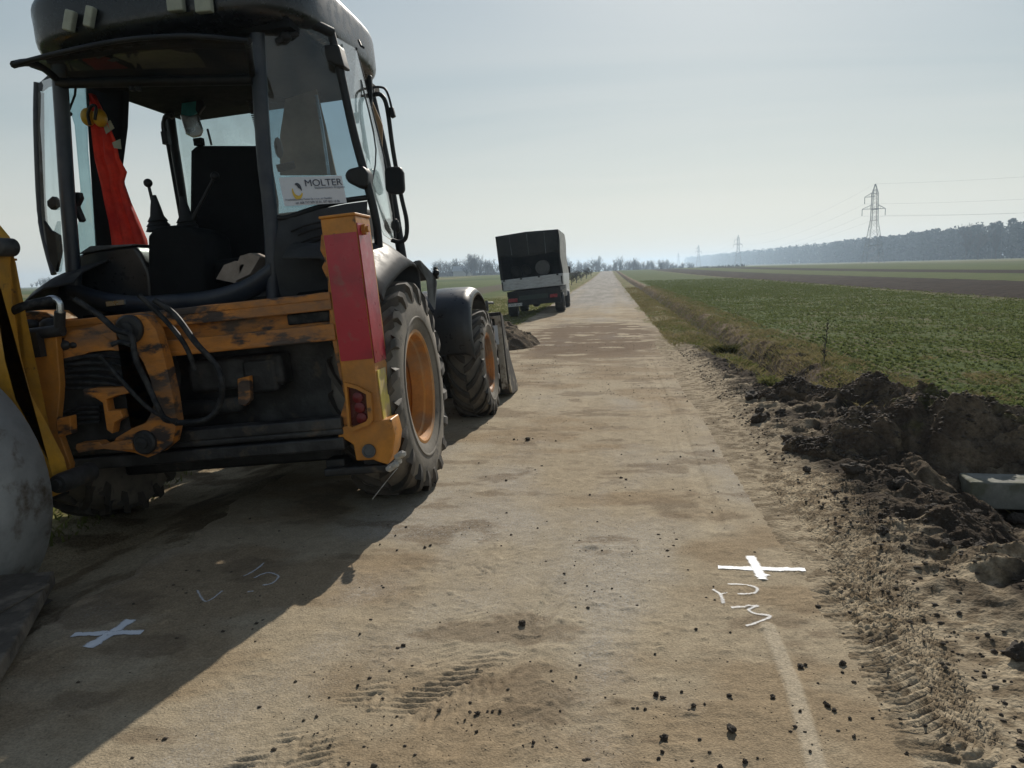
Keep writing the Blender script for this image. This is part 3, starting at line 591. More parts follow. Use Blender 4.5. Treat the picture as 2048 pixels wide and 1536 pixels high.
bm = B(); tube(bm, smoothpath([mp(20, 625, 1, -1.2), mp(50, 612, 1, -1.2), mp(85, 604, 1, -1.15), mp(103, 601, 1, -1.1)]), [.026]*16, 12); part('boom_hose', bm, M['hose'], kp, autos=60)
bm = B(); tube(bm, smoothpath([mp(92, 600, 1, -1.1), mp(106, 597, 1, -1.1), mp(118, 604, 1, -1.1), mp(121, 622, 1, -1.1), mp(120, 628, 1, -1.1)]), .019, 12); part('hose_elbow', bm, M['chrome'], kp, autos=60)
bm = B(); tube(bm, [mp(120, 624, 1, -1.1), mp(119, 660, 1, -1.08)], .03, 12); tube(bm, [mp(50, 670, 1, -1.1), mp(126, 660, 1, -1.08)], .035, 12); box(bm, mp(74, 690, 1, -1.12), (.06, .05, .14))
for a, b_, s in ((132, 690, .05), (100, 650, .06), (60, 650, .05), (150, 690, .035), (36, 690, .06)): ball(bm, mp(a, b_, 1, -1.0), s, 1, 1, .7)
part('hose_coupling', bm, M['dirty'], kp, autos=50)
slab('rear_bracket', -.98, .2, [(24, 630), (60, 622), (92, 624), (112, 640), (100, 655), (60, 648), (26, 650)], M['worn'], parent=kp)
bm = B(); q = mp(122, 966, 1, -1.36); lathe(bm, [(.25, .055), (0, .055), (-.03, .05), (-.03, .03), (-.05, .028), (-.05, .001)], q, 'y', 24); part('boom_pivot', bm, M['dirty'], kp, autos=40)
# boom: two cheeks and top/bottom plates, folded round to the left
YBm = -1.33
bo = [(126, 985), (140, 962), (128, 915), (100, 860), (62, 790), (42, 715), (24, 600), (20, 530), (24, 495), (20, 474), (0, 450), (-60, 400), (-160, 330), (-300, 280), (-520, 300), (-560, 360), (-420, 420), (-260, 440), (-150, 500), (-90, 600), (-60, 700), (-20, 800), (40, 880), (84, 960), (104, 985)]
bm = B()
P = py_(YBm+.12, *bo); va = [bm.verts.new(p-V((0, .12, 0))) for p in P]; vb = [bm.verts.new(p) for p in P]; n = len(P)
f1 = bm.faces.new(va); f2 = bm.faces.new(vb[::-1])
for i in range(n): bm.faces.new((va[i], vb[i], vb[(i+1) % n], va[(i+1) % n]))
bmesh.ops.triangulate(bm, faces=[f1, f2], ngon_method='EAR_CLIP')
bmo = part('boom', bm, M['yellow'], bev=.01)
bm = B(); lathe(bm, [(.1, .05), (-.01, .05), (-.02, .045), (-.03, .03), (-.03, .001)], mp(-4, 494, 1, YBm), 'y', 24); part('boom_pin', bm, M['dirty'], bmo, autos=40)
# dipper arm from the boom tip down to the bucket (outside the frame)
bm = B(); prism(bm, py_(YBm-.3, (-460, 310), (-540, 330), (-420, 700), (-300, 960), (-200, 990), (-190, 940), (-300, 700)), (0, .22, 0)); part('dipper_arm', bm, M['yellow'], bev=.01)
# bucket
YB = -2.02; bc = mp(-166, 981, 1, YB); br_ = .57*.98
bc = mp(-166, 981, 1, YB+.52); br_ = (mp(97, 960, 1, YB+.52)-bc).length; bc.y = YB
bm = B(); rows = []
for yy in (-.25, .52):
    rows.append([bc+V((math.cos(R(a))*br_, yy, math.sin(R(a))*br_)) for a in range(118, -62, -6)])
loft(bm, rows)
bk = part('digging_bucket', bm, M['steel'], solid=.02, smooth=True)
bm = B(); 
for yy in (-.012, .52):
    pts = [bc+V((math.cos(R(a))*br_*.995, yy, math.sin(R(a))*br_*.995)) for a in range(118, -62, -6)]+[bc+V((-.12, yy, -.30)), bc+V((-.35, yy, .2))]
    prism(bm, pts, (0, .014, 0))
part('bucket_cheek', bm, M['steel'], bk, autos=30)
bm = B(); prism(bm, py_(YB+.04, (-60, 1190), (10, 1170), (103, 1165), (98, 1185), (84, 1202), (60, 1222), (25, 1230), (0, 1245), (-80, 1260)), (0, -.65, 0)); part('cutting_edge', bm, M['caked'], bk, bev=.01)
bm = B(); MIw = MI; prism(bm, [MI @ gp(a, b_, .03) for a, b_ in ((112, 1168), (92, 1205), (30, 1320), (-20, 1400), (-160, 1560), (-240, 1300), (-60, 1180))], MI.to_3x3() @ V((0, 0, .07))); part('bucket_lip', bm, M['caked'], bk, bev=.01)
bm = B()
for k in range(2):
    yy = YB-.02+k*.16; q = mp(-40, 1225, 1, YB); q.y = yy
    prism(bm, [q+V((0, 0, .03)), q+V((.12, 0, .0)), q+V((.22, 0, -.04)), q+V((.12, 0, -.07)), q+V((0, 0, -.07))], (0, .07, 0))
part('bucket_teeth', bm, M['caked'], bk, bev=.006)
# ---------------- cab
YR = -.35; YS = -.02
cab = bpy.data.objects.new('cab', None); C.objects.link(cab); cab.parent = bh
def cp(name, bm, m, **k): return obj(name, bm, m, cab, **k)
def pole(pts, r, m, name, seg=10, sm=4):
    bm = B(); tube(bm, smoothpath(pts, sm) if len(pts) > 2 else pts, r, seg); return cp(name, bm, m, autos=60)
# roof: rounded slab
bm = B(); bmesh.ops.create_icosphere(bm, subdivisions=5, radius=1)
rx0, rx1, ry0, ry1, rz0, rz1 = XC-.90, XC+1.00, -.60, 1.50, 3.02, 3.50
def sup(v_, e): return math.copysign(abs(v_)**e, v_)
for v_ in bm.verts:
    x, y, z = v_.co; m_ = max(abs(x), abs(y)); rr2 = math.hypot(x, y)
    k = (abs(x)**4.5+abs(y)**4.5)**(1/4.5)/max(1e-6, rr2) if rr2 > 0 else 1
    k = 1/k if k else 1
    zz_ = sup(z, .42); hh = max(0, 1-abs(z)**2.6)**(1/2.6)
    ux, uy = (x/max(rr2, 1e-6))*k*hh, (y/max(rr2, 1e-6))*k*hh
    z2 = (rz0+rz1)/2+zz_*(rz1-rz0)/2
    if z2 < rz0+.06: z2 = rz0+.06-(rz0+.06-z2)*.4
    v_.co = ((rx0+rx1)/2+ux*(rx1-rx0)/2, (ry0+ry1)/2+uy*(ry1-ry0)/2, z2-.10*max(0, ux*.0)+.0)
cp('roof', bm, M['roofm'], smooth=True)
rf = [o for o in C.objects if o.name == 'roof'][0]
def rl(px, py, w_, h_, sl):
    bm = B(); q = mp(px, py, 1, -.63); r = box(bm, (0, 0, 0), (w_, .05, h_)); bmesh.ops.transform(bm, matrix=Matrix.Translation(q) @ Matrix.Rotation(R(sl), 4, 'Y'), verts=r)
    obj('work_light', bm, M['reflect'], rf, bev=.01)
for a in ((140, 42, .06, .12, 22), (180, 34, .05, .12, 22), (352, 6, .10, .10, 3), (408, 8, .10, .10, 3)): rl(*a)
bm = B(); tube(bm, [mp(717, 80, 0, .88), mp(722, 92, 0, .90), mp(728, 96, 0, .92)], .008, 6); obj('roof_hook', bm, M['black'], rf)
# inner roof lining and headers
bm = B(); box(bm, (XC, .55, 3.07), (1.75, 1.9, .05)); cp('roof_lining', bm, M['inner'])
slab2 = lambda name, y, th, pts, m, bev=.006, **k: cp(name, (lambda b_: (prism(b_, py_(y, *pts), (0, th, 0)), b_)[1])(B()), m, bev=bev, **k)
slab2('rear_header', YR, .08, [(100, 60), (110, 150), (300, 165), (515, 150), (515, 8), (300, 30)], M['inner'])
slab2('front_header', 1.15, .08, [(225, 150), (250, 180), (275, 158), (335, 178), (372, 178), (392, 205), (452, 200), (470, 203), (520, 205), (640, 200), (640, 100), (225, 90)], M['inner'])
# rear centre pillars
pole(py_(YR, (118, 130), (124, 220), (134, 380), (147, 545), (150, 600)), .047, M['navy'], 'rear_pillar')
pole(py_(YR, (512, 10), (520, 180), (530, 330), (542, 440), (548, 600)), .047, M['navy'], 'rear_pillar')
# sill bar
bm = B(); rows = []
top = [(140, 560), (170, 572), (215, 585), (280, 592), (345, 588), (420, 580), (480, 562), (520, 540), (545, 520)]
for dy, dz in ((0, 0), (-.05, -.02), (-.06, -.06), (-.03, -.13), (.1, -.14)):
    rows.append([q+V((0, dy, dz)) for q in smoothpath(py_(YR, *top), 4)])
loft(bm, rows); cp('rear_sill', bm, M['navy'], smooth=True)
slab2('cab_rear_panel', YR+.03, .06, [(118, 560), (215, 592), (345, 594), (480, 570), (548, 515), (560, 660), (300, 660), (110, 645)], M['navy'])
bm = B(); box(bm, (XC, .45, 1.42), (1.7, 1.6, .06)); cp('cab_floor', bm, M['inner'])
bm = B(); box(bm, mp(232, 606, 1, YR-.06), (.13, .02, .03)); cp('sill_plate', bm, M['chrome'])
# right quarter: glass between rear pillar and side pillar
def PQ(px, py, t):      # t 0 at rear pillar, 1 at the side pillar
    return mp(px, py, 1, YR+(YS-YR)*t**1.5)
qt = [(520, 22, 0), (545, 30, .15), (590, 42, .4), (630, 56, .75), (664, 72, 1)]
qb = [(545, 432, 0), (570, 436, .15), (620, 420, .4), (675, 404, .75), (735, 395, 1)]
bm = B(); rows = [[PQ(a[0]+(b_[0]-a[0])*k/8, a[1]+(b_[1]-a[1])*k/8, a[2]) for a, b_ in zip(qt, qb)] for k in range(9)]
loft(bm, rows); cp('quarter_window', bm, GLB, smooth=True)
pole([PQ(662, 66, 1), PQ(680, 140, 1), PQ(706, 260, 1), PQ(730, 350, 1), PQ(752, 440, 1), PQ(758, 500, 1)], .028, M['black'], 'side_pillar')
pole([PQ(a, b_, t) for a, b_, t in qb], .018, M['black'], 'window_seal')
pole([PQ(a, b_, t)+V((0, 0, .02)) for a, b_, t in qt], .035, M['black'], 'window_seal')
# hinge covers
def hinge(pts, t, name='hinge_cover'):
    bm = B(); q = [PQ(a, b_, 1)+V((0, -.07, 0)) for a, b_ in pts]; prism(bm, q, (0.0, .14, 0)); cp(name, bm, M['black'], bev=.02)
hinge([(645, 104), (652, 95), (683, 92), (690, 120), (696, 140), (678, 136), (655, 124)], 1)
hinge([(694, 352), (702, 340), (732, 333), (742, 350), (740, 376), (724, 378), (700, 366)], 1)
bm = B(); tube(bm, [PQ(556, 86, .2)+V((0, -.03, 0)), PQ(575, 76, .3)+V((0, -.03, 0)), PQ(600, 70, .4)+V((0, -.03, 0))], .018, 8); ball(bm, PQ(576, 76, .3)+V((0, -.03, 0)), .035); cp('window_latch', bm, M['black'])
bm = B(); tube(bm, [PQ(550, 336, .1)+V((0, .03, 0)), PQ(586, 328, .3)+V((0, .03, 0))], .025, 8); ball(bm, PQ(552, 294, .1)+V((0, .04, 0)), .04, .6, 1, 1.7); cp('inner_handle', bm, M['black'])
# side door glass
XS = .80
dg = [mp(672, 75, 0, .80), mp(708, 100, 0, .84), mp(745, 210, 0, .92), mp(770, 330, 0, .97), mp(788, 440, 0, 1.0), mp(790, 480, 0, 1.0), mp(752, 440, 0, .98), mp(735, 375, 0, .96), mp(705, 220, 0, .90)]
def ylike(q, y): return q
sidey = [(664, 70, YS), (712, 98, .45), (716, 115, .6), (742, 215, .75), (770, 330, .85), (786, 430, .9), (790, 486, .9), (768, 470, .3), (750, 432, YS), (728, 350, YS), (704, 250, YS), (682, 150, YS)]
bm = B(); vs = [bm.verts.new(mp(a, b_, 1, y)) for a, b_, y in sidey]; f = bm.faces.new(vs); bmesh.ops.triangulate(bm, faces=[f], ngon_method='EAR_CLIP'); cp('side_door_glass', bm, GLT, solid=.006)
pole([mp(a, b_, 1, y) for a, b_, y in sidey[1:7]], .012, M['black'], 'door_frame')
pole([mp(735, 400, 1, .2), mp(752, 300, 1, .4), mp(722, 160, 1, .45)], .006, M['greyp'], 'door_edge')
bm = B(); prism(bm, [mp(742, 196, 1, .9), mp(765, 250, 1, .9), mp(764, 325, 1, .9), mp(752, 262, 1, .9), mp(744, 222, 1, .9)], (0, .01, 0)); cp('sun_shade', bm, M['tan'])
bm = B(); prism(bm, [mp(571, 198, 1, .85), mp(632, 178, 1, .85), mp(650, 250, 1, .85), mp(672, 350, 1, .85), mp(560, 350, 1, .85), mp(560, 270, 1, .85)], (0, .02, 0)); cp('sun_shade', bm, M['tan'])
bm = B(); tube(bm, smoothpath([mp(632, 190, 1, .8), mp(645, 260, 1, .8), mp(658, 350, 1, .8)]), .012, 6); cp('glass_edge', bm, M['chrome'])
# left quarter
lq_t = [(75, 168), (95, 160), (118, 150)]; lq_b = [(112, 540), (128, 530), (147, 520)]
YL = [.15, -.05, YR]
lf_ = [mp(74, 165, 1, .15), mp(73, 250, 1, .15), mp(80, 420, 1, .15), mp(92, 490, 1, .10), mp(108, 548, 1, .05)]
pole(lf_, .022, M['navy'], 'left_door_edge')
bm = B(); rows = [lf_, [q.lerp(mp(120+6*i, 150+100*i, 1, YR), .5) for i, q in enumerate(lf_)], [mp(118, 150, 1, YR), mp(124, 250, 1, YR), mp(134, 400, 1, YR), mp(140, 470, 1, YR), mp(147, 530, 1, YR)]]
loft(bm, rows); cp('quarter_window', bm, GL, smooth=True)
bm = B(); tube(bm, smoothpath(py_(.1, (83, 185), (84, 300), (88, 420), (98, 500))), .018, 6); cp('window_trim', bm, M['greyp'])
bm = B(); prism(bm, py_(.05, (76, 168), (96, 150), (120, 148), (120, 168), (92, 172), (80, 182)), (0, .03, 0)); cp('window_corner', bm, M['navy'])
slab2('trim_panel', -.1, .03, [(86, 440), (100, 460), (118, 470), (122, 500), (112, 545), (98, 520)], M['black'])
slab2('window_latch', -.15, .05, [(93, 402), (104, 392), (114, 398), (112, 412), (102, 420), (94, 412)], M['black'])
slab2('window_latch', -.30, .05, [(140, 385), (156, 384), (160, 396), (152, 412), (164, 440), (158, 445), (146, 420)], M['black'])
bm = B(); tube(bm, py_(-.30, (152, 165), (150, 190), (137, 224)), .008, 6); ball(bm, mp(140, 228, 1, -.3), .015); cp('gas_strut', bm, M['black'])
# raised rear window
hin = [(115, 160), (250, 163), (400, 160), (505, 152)]
hin = py_(YR-.02, *hin)
ou = [mp(a, b_, 1, -1.0) for a, b_ in ((28, 129), (130, 103), (250, 80), (380, 72), (497, 82))]
hh = [hin[0].lerp(hin[-1], t) for t in (0, .25, .5, .75, 1)]
bm = B(); rows = [[a.lerp(b_, t)+V((0, 0, .05*math.sin(math.pi*t))) for a, b_ in zip(hh, ou)] for t in [k/8 for k in range(9)]]
loft(bm, rows); cp('raised_rear_window', bm, GLW, smooth=True)
rw = [o for o in C.objects if o.name == 'raised_rear_window'][0]
bm = B(); tube(bm, smoothpath(ou, 5), .014, 8); tube(bm, [r_[0] for r_ in rows], .022, 8); tube(bm, [r_[-1] for r_ in rows], .02, 8); tube(bm, [q-V((0, 0, .02)) for q in hh], .035, 8)
obj('window_frame', bm, M['black'], rw, autos=60)
bm = B(); box(bm, mp(268, 168, 1, YR-.02), (.10, .03, .03)); box(bm, mp(262, 172, 1, YR-.02), (.02, .03, .06)); box(bm, mp(276, 172, 1, YR-.02), (.02, .03, .06)); obj('handle', bm, M['black'], rw)
# interior
slab2('left_rear_post', .35, .10, [(168, 170), (245, 172), (242, 250), (232, 330), (240, 400), (222, 520), (190, 520), (184, 420), (176, 300)], M['inner'], bev=.02)
slab2('left_post_trim', .30, .03, [(118, 150), (168, 150), (172, 300), (190, 500), (150, 520), (160, 380), (148, 250)], GL)
pole(py_(1.1, (332, 172), (348, 290), (362, 380), (374, 470)), .040, M['black'], 'front_pillar')
pole([(.70, 1.1, 3.0), (.76, 1.1, 2.4), (.80, 1.1, 1.6)], .040, M['black'], 'front_pillar')
bm = B(); prism(bm, py_(1.2, (345, 175), (640, 175), (660, 520), (375, 520)), (0, .004, 0)); cp('windscreen', bm, GLT)
bm = B(); box(bm, (XC+.0, 1.15, 1.72), (1.5, .3, .75)); box(bm, (XC, .95, 2.0), (.6, .25, .2)); cp('dashboard', bm, M['inner'], bev=.05)
bm = B(); prism(bm, py_(.28, (378, 300), (386, 290), (510, 290), (530, 300), (548, 400), (548, 560), (380, 560), (376, 470)), (0, .12, 0)); box(bm, mp(450, 545, 1, .1)+V((0, 0, 0)), (.5, .5, .16)); st = cp('seat', bm, M['inner'], bev=.04)
bm = B(); box(bm, mp(398, 284, 1, .3), (.06, .05, .05)); obj('headrest_post', bm, M['inner'], st)
slab2('control_console', -.28, .42, [(293, 470), (310, 454), (345, 450), (376, 455), (402, 470), (408, 520), (412, 600), (300, 600), (294, 540)], M['inner'], bev=.03)
cc = [o for o in C.objects if o.name == 'control_console'][0]
def lever(base_, top_, y, name='lever'):
    bm = B(); a, b_ = mp(*base_, 1, y), mp(*top_, 1, y); tube(bm, [a, a.lerp(b_, .35), b_], [.03, .012, .010], 10); lathe(bm, [(0, .085), (.03, .072), (.035, .078), (.06, .058), (.066, .066), (.10, .045), (.16, .034), (.24, .016)], a+V((0, 0, -.02)), 'z', 20); ball(bm, b_, .030); obj(name, bm, M['black'], cc, autos=50)
lever((318, 456), (296, 366), -.1); lever((375, 458), (430, 352), -.05)
bm = B(); prism(bm, py_(-.2, (150, 512), (180, 500), (268, 490), (280, 505), (300, 545), (305, 600), (170, 600), (160, 545)), (0, .3, 0)); cp('wheel_arch_cover', bm, M['fender'], bev=.03)
bm = B(); prism(bm, py_(-.22, (156, 508), (232, 495), (262, 492), (268, 488), (228, 490), (180, 492)), (0, .3, 0)); cp('arch_trim', bm, M['greyp'], bev=.004)
for pts in ([(432, 558), (448, 530), (470, 522), (488, 530), (470, 566)], [(468, 545), (480, 512), (500, 506), (520, 514), (500, 548), (470, 562)]):
    bm = B(); prism(bm, py_(-.22, *pts), (0, .15, 0)); cp('cardboard_piece', bm, M['board'])
bm = B(); prism(bm, py_(.9, (364, 200), (378, 182), (394, 178), (394, 225), (384, 232), (362, 235)), (0, .02, 0)); cp('blue_badge', bm, pm('turquoise_tint', (.03, .25, .28), .4))
bm = B(); prism(bm, py_(.85, (358, 228), (378, 232), (394, 228), (405, 260), (400, 272), (385, 275), (370, 268)), (0, .03, 0)); cp('interior_mirror', bm, M['chrome'], bev=.012)
bm = B(); prism(bm, py_(.87, (392, 190), (402, 196), (408, 212), (400, 222), (396, 230), (390, 220)), (0, .04, 0)); cp('mirror_mount', bm, M['black'], bev=.01)
bm = B(); pts = [mp(499+18*t, 200+62*t, 1, .3)+V((math.cos(t*95)*.018, math.sin(t*95)*.018, 0)) for t in [k/160 for k in range(161)]]; tube(bm, pts, .004, 5); cp('coiled_cable', bm, M['black'], smooth=True)
bm = B(); tube(bm, py_(1.5, (415, 258), (423, 290)), .010, 6); cp('aerial', bm, M['black'])
# rear mirror arms
def arm(pts, y, r, name='mirror_arm', m='black'):
    bm = B(); tube(bm, smoothpath([mp(a, b_, 1, y if not isinstance(y, list) else y[i]) for i, (a, b_) in enumerate(pts)], 5), r, 8); return cp(name, bm, M[m], autos=60)
arm([(362, 438), (350, 370), (334, 278), (328, 240), (336, 230), (346, 236)], .95, .016)
arm([(330, 286), (325, 248), (332, 236), (345, 228)], .95, .012)
bm = B(); box(bm, mp(332, 276, 1, .95), (.05, .05, .1)); cp('arm_clamp', bm, M['black'])
arm([(746, 190), (762, 190), (774, 215), (786, 300), (802, 390), (813, 440), (812, 474), (800, 484), (783, 480)], .75, .017)
arm([(746, 175), (758, 174), (770, 178), (778, 195), (784, 220)], .75, .009)
bm = B(); prism(bm, py_(.72, (775, 215), (785, 213), (790, 232), (782, 236)), (0, .04, 0)); cp('arm_clamp', bm, M['black'], bev=.006)
bm = B(); prism(bm, py_(.70, (730, 165), (736, 148), (742, 150), (744, 190), (742, 218), (734, 195)), (0, .04, 0)); cp('arm_bracket', bm, M['black'], bev=.008)
bm = B(); prism(bm, py_(.68, (768, 340), (774, 333), (800, 333), (806, 345), (808, 380), (802, 388), (778, 388), (770, 380)), (0, .06, 0)); cp('side_mirror', bm, M['black'], bev=.015)
bm = B(); lathe(bm, [(0, .001), (0, .06), (.03, .05), (.04, .001)], mp(780, 452, 1, .9), 'y', 20); ball(bm, mp(793, 452, 1, 1.0), .03, 1, 1, 2); cp('front_work_lamp', bm, M['black'])
# ---------------- body side and rear fender
bm = B()   # rear corner panel, curved round from the back of the cab to the side
cols = []
edge_t = [(548, 440, YR), (590, 434, YR+.02), (640, 418, YR+.06), (690, 408, YR+.14), (735, 402, YS)]
edge_b = [(540, 600, YR), (590, 592, YR), (640, 582, YR+.02), (690, 575, YR+.05), (740, 560, YR+.10)]
rows = [[mp(a[0]+(b_[0]-a[0])*t, a[1]+(b_[1]-a[1])*t, 1, a[2]+(b_[2]-a[2])*t)+V((0, -.04*math.sin(math.pi*t), 0)) for a, b_ in zip(edge_t, edge_b)] for t in [k/6 for k in range(7)]]
loft(bm, rows); part('corner_panel', bm, M['plast'], smooth=True)
bm = B()
for pts in ([(582, 463), (610, 452), (645, 443)], [(596, 470), (620, 461), (645, 455)], [(602, 485), (625, 476), (648, 470)], [(575, 507), (600, 494), (645, 477)]):
    tube(bm, smoothpath([mp(a, b_, 1, YR-.03) for a, b_ in pts]), .007, 6)
part('panel_grooves', bm, M['black'])
# fender over rear tyre: swept arch
bm = B(); rows = []
lip = [(-.57, 1.36), (-.50, 1.41), (-.42, 1.44), (-.08, 1.53), (.20, 1.575), (.34, 1.57), (.42, 1.53), (.44, 1.45), (.43, 1.34)]
lip = [(v_.x, v_.y) for v_ in smoothpath([(a, b_, 0) for a, b_ in lip], 4)]
for i, (yy, zz_) in enumerate(lip):
    k = 1-.75*float(ss(.1, .44, np.array(yy))); f_ = max(0, (i-24)/8.0)
    rows.append([V((.50, yy-.02, zz_+.30*k)), V((.72, yy-.01, zz_+.28*k)), V((.86, yy, zz_+.22*k)), V((.97, yy, zz_+.14*k)), V((1.04, yy, zz_+.06*k)), V((1.075, yy, zz_+.015*k)), V((1.085, yy, zz_-.02))])
loft(bm, rows); part('rear_fender', bm, M['plast'], smooth=True, solid=.012)
bm = B(); rows = [[V((XC*2-q.x, q.y, q.z)) for q in r_] for r_ in rows]; loft(bm, rows); part('rear_fender', bm, M['plast'], smooth=True, solid=.012)
# ---------------- front end
bm = B(); prism(bm, [(XC-.42, 1.35, 1.0), (XC+.42, 1.35, 1.0), (XC+.42, 1.35, 1.62), (XC+.3, 1.35, 1.72), (XC-.3, 1.35, 1.72), (XC-.42, 1.35, 1.62)], (0, 2.3, -.0)); part('bonnet', bm, M['orange'], bev=.04)
for xx in (.42, XC*2-.42):
    bm = B(); prism(bm, [(xx, .95, 1.52), (xx, 1.25, 1.68), (xx, 2.4, 1.42), (xx, 3.3, 1.02), (xx, 3.75, .45), (xx, 3.6, .38), (xx, 3.1, .85), (xx, 2.3, 1.22), (xx, 1.0, 1.35)], (.12, 0, 0)); la = part('loader_arm', bm, M['greyp'], bev=.012)
    bm = B(); cyl(bm, (xx+.06, 1.3, 1.2), (xx+.06, 2.6, 1.05), .05, 14); obj('lift_ram', bm, M['black'], la, autos=40)
bm = B(); prism(bm, [mp(828, 522, 1, 1.0), mp(838, 520, 1, 1.0), mp(868, 552, 1, 1.3), mp(872, 565, 1, 1.3), mp(868, 620, 1, 1.3), mp(856, 600, 1, 1.2), mp(852, 560, 1, 1.1)], (0, .05, 0)); prism(bm, [mp(833, 522, 1, 1.05), mp(868, 551, 1, 1.3), mp(866, 560, 1, 1.3), mp(833, 532, 1, 1.05)], (-.2, .05, 0)); part('tower_plate', bm, M['greyp'], bev=.006)
bm = B(); box(bm, mp(872, 546, 1, 1.35), (.03, .05, .10)); ball(bm, mp(872, 546, 1, 1.3), .03); part('tower_pin', bm, M['black'], bev=.004)
# front fender
def ffender(sx):
    bm = B(); rows = []
    prof = [(2.30, .71), (2.27, .88), (2.29, 1.05), (2.38, 1.2), (2.54, 1.30), (2.75, 1.345), (2.95, 1.345), (3.15, 1.29), (3.30, 1.20), (3.38, 1.10)]
    prof = [(v_.x, v_.y) for v_ in smoothpath([(a, b_, 0) for a, b_ in prof], 4)]
    for yy, zz_ in prof:
        t = (yy-2.27)/1.15
        xi_ = .52; xo = 1.075
        r_ = [V((xi_, yy+.02, zz_-.0)), V((.75, yy, zz_+.012)), V((xo-.08, yy, zz_)), V((xo-.025, yy+.01, zz_-.02)), V((xo, yy+.03, zz_-.05)), V((xo, yy+.06, zz_-.08))]
        rows.append([V((sx(q.x), q.y, q.z)) for q in r_])
    loft(bm, rows); part('front_fender', bm, M['fender'], smooth=True, solid=.014)
ffender(lambda x: x); ffender(lambda x: XC*2-x)
bm = B(); tube(bm, [mp(946, 608, 1, 3.5), mp(972, 606, 1, 3.6), mp(986, 606, 1, 3.7)], .014, 8); box(bm, mp(974, 612, 1, 3.6), (.03, .03, .12)); part('fender_stay', bm, M['greyp'])
# front loader bucket
YW = 3.75; cor = MM
bm = B(); x0, x1 = XC-1.37, 1.155
prof = [(YW, 1.03), (YW+.02, .60), (YW+.08, .22), (YW+.25, .04), (YW+.95, .0), (YW+1.05, .02)]
rows = [[V((x, a, b_)) for x in np.linspace(x0, x1, 6)] for a, b_ in prof]; loft(bm, rows)
fb = part('loader_bucket', bm, M['dirty'], smooth=False, solid=.02)
bm = B(); prism(bm, [(x1, YW, 1.03), (x1, YW+.14, .98), (x1, YW+.42, .45), (x1, YW+.85, .05), (x1, YW+.8, -.01), (x1, YW+.25, .03), (x1, YW+.08, .22)], (.025, 0, 0)); obj('bucket_cheek', bm, M['scraped'], fb, bev=.004)
bm = B(); prism(bm, [(x0, YW, 1.03), (x0, YW+.14, .98), (x0, YW+.42, .45), (x0, YW+.85, .05), (x0, YW+.8, -.01), (x0, YW+.25, .03), (x0, YW+.08, .22)], (-.025, 0, 0)); obj('bucket_cheek', bm, M['lsteel'], fb, bev=.004)
bm = B(); box(bm, (x1-.02, YW-.012, .56), (.07, .02, .86)); box(bm, (x1-.25, YW-.01, .975), (.48, .05, .03)); obj('bucket_rim', bm, M['lsteel'], fb, bev=.004)
bm = B(); box(bm, mp(992, 670, 1, YW-.04), (.05, .012, .22)); obj('marker_strip', bm, M['white'], fb)
# sign on the quarter window
sq = [(567, 358), (690, 354), (701, 403), (579, 414)]
st_ = [.25, .80, .86, .28]
S = [PQ(a, b_, t)+V((0, -.075, 0)) for (a, b_), t in zip(sq, st_)]
S[2] = S[1]+(S[3]-S[0])*.98
sgn = part('company_sign', (lambda b_: (prism(b_, S, (0, .006, 0)), b_)[1])(B()), M['white'])
ux = (S[1]-S[0]); Wd = ux.length; ux.normalize(); uy = (S[0]-S[3]); Ht = uy.length; uz = ux.cross(uy).normalized(); uy = uz.cross(ux).normalized()
skew = (S[0]-S[3]).dot(ux)
def text_on(o, name, txt, size, m, u, v_, parent, ux, uy, uz, off=.004, sx=1.0, shear=0, space=1):
    cu_ = bpy.data.curves.new(name, 'FONT'); cu_.body = txt; cu_.size = size; cu_.extrude = .0006; cu_.space_character = space
    t = bpy.data.objects.new(name+'_tmp', cu_); C.objects.link(t); dg = bpy.context.evaluated_depsgraph_get(); me = bpy.data.meshes.new_from_object(t.evaluated_get(dg)); bpy.data.objects.remove(t); 
    me.materials.clear(); mt = Matrix(((ux.x, uy.x, uz.x, 0), (ux.y, uy.y, uz.y, 0), (ux.z, uy.z, uz.z, 0), (0, 0, 0, 1)))
    for vv in me.vertices: vv.co = V((vv.co.x*sx+vv.co.y*shear, vv.co.y, vv.co.z))
    me.transform(Matrix.Translation(o+ux*u+uy*v_+uz*off) @ mt); return link(name, me, m, parent)
sh = skew/Ht; on = S[3]
def st(name, txt, size, m, u, v_, sx=1, sp=1): return text_on(on, name, txt, size, m, u*Wd+v_*Ht*sh, v_*Ht, sgn, ux, uy, uz, .004, sx, sh, sp)
st('sign_lettering', 'MOLTER', Ht*.34, M['navyt'], .38, .66, 1.05)
st('sign_small_print', 'budownictwo drogowe', Ht*.13, M['greyt'], .53, .56, .9)
st('sign_small_print', 'Przedsiebiorstwo Molter Sp. z o.o., ul. Opolska', Ht*.105, M['greyt'], .03, .18, .82)
st('sign_phone_line', 'tel. 606 717 509 22 01, 077 853 13 06', Ht*.12, M['navyt'], .18, .05, .85)
bm = B(); q = on+ux*(Wd*.27+.48*Ht*sh)+uy*Ht*.50+uz*.004
def cres(bm, a0, a1, r0, r1, c0):
    n_ = 16; A = [c0+(ux*math.cos(R(a0+(a1-a0)*i/n_))*.62+uy*math.sin(R(a0+(a1-a0)*i/n_)))*r0 for i in range(n_+1)]; Bb = [c0+(ux*math.cos(R(a0+(a1-a0)*i/n_))*.62*.8+uy*math.sin(R(a0+(a1-a0)*i/n_))*.8)*(r0-(r0-r1)*math.sin(math.pi*i/n_)) + uy*0 for i in range(n_+1)]
    va = [bm.verts.new(p) for p in A]; vb = [bm.verts.new(p) for p in Bb]
    for i in range(n_): bm.faces.new((va[i], va[i+1], vb[i+1], vb[i]))
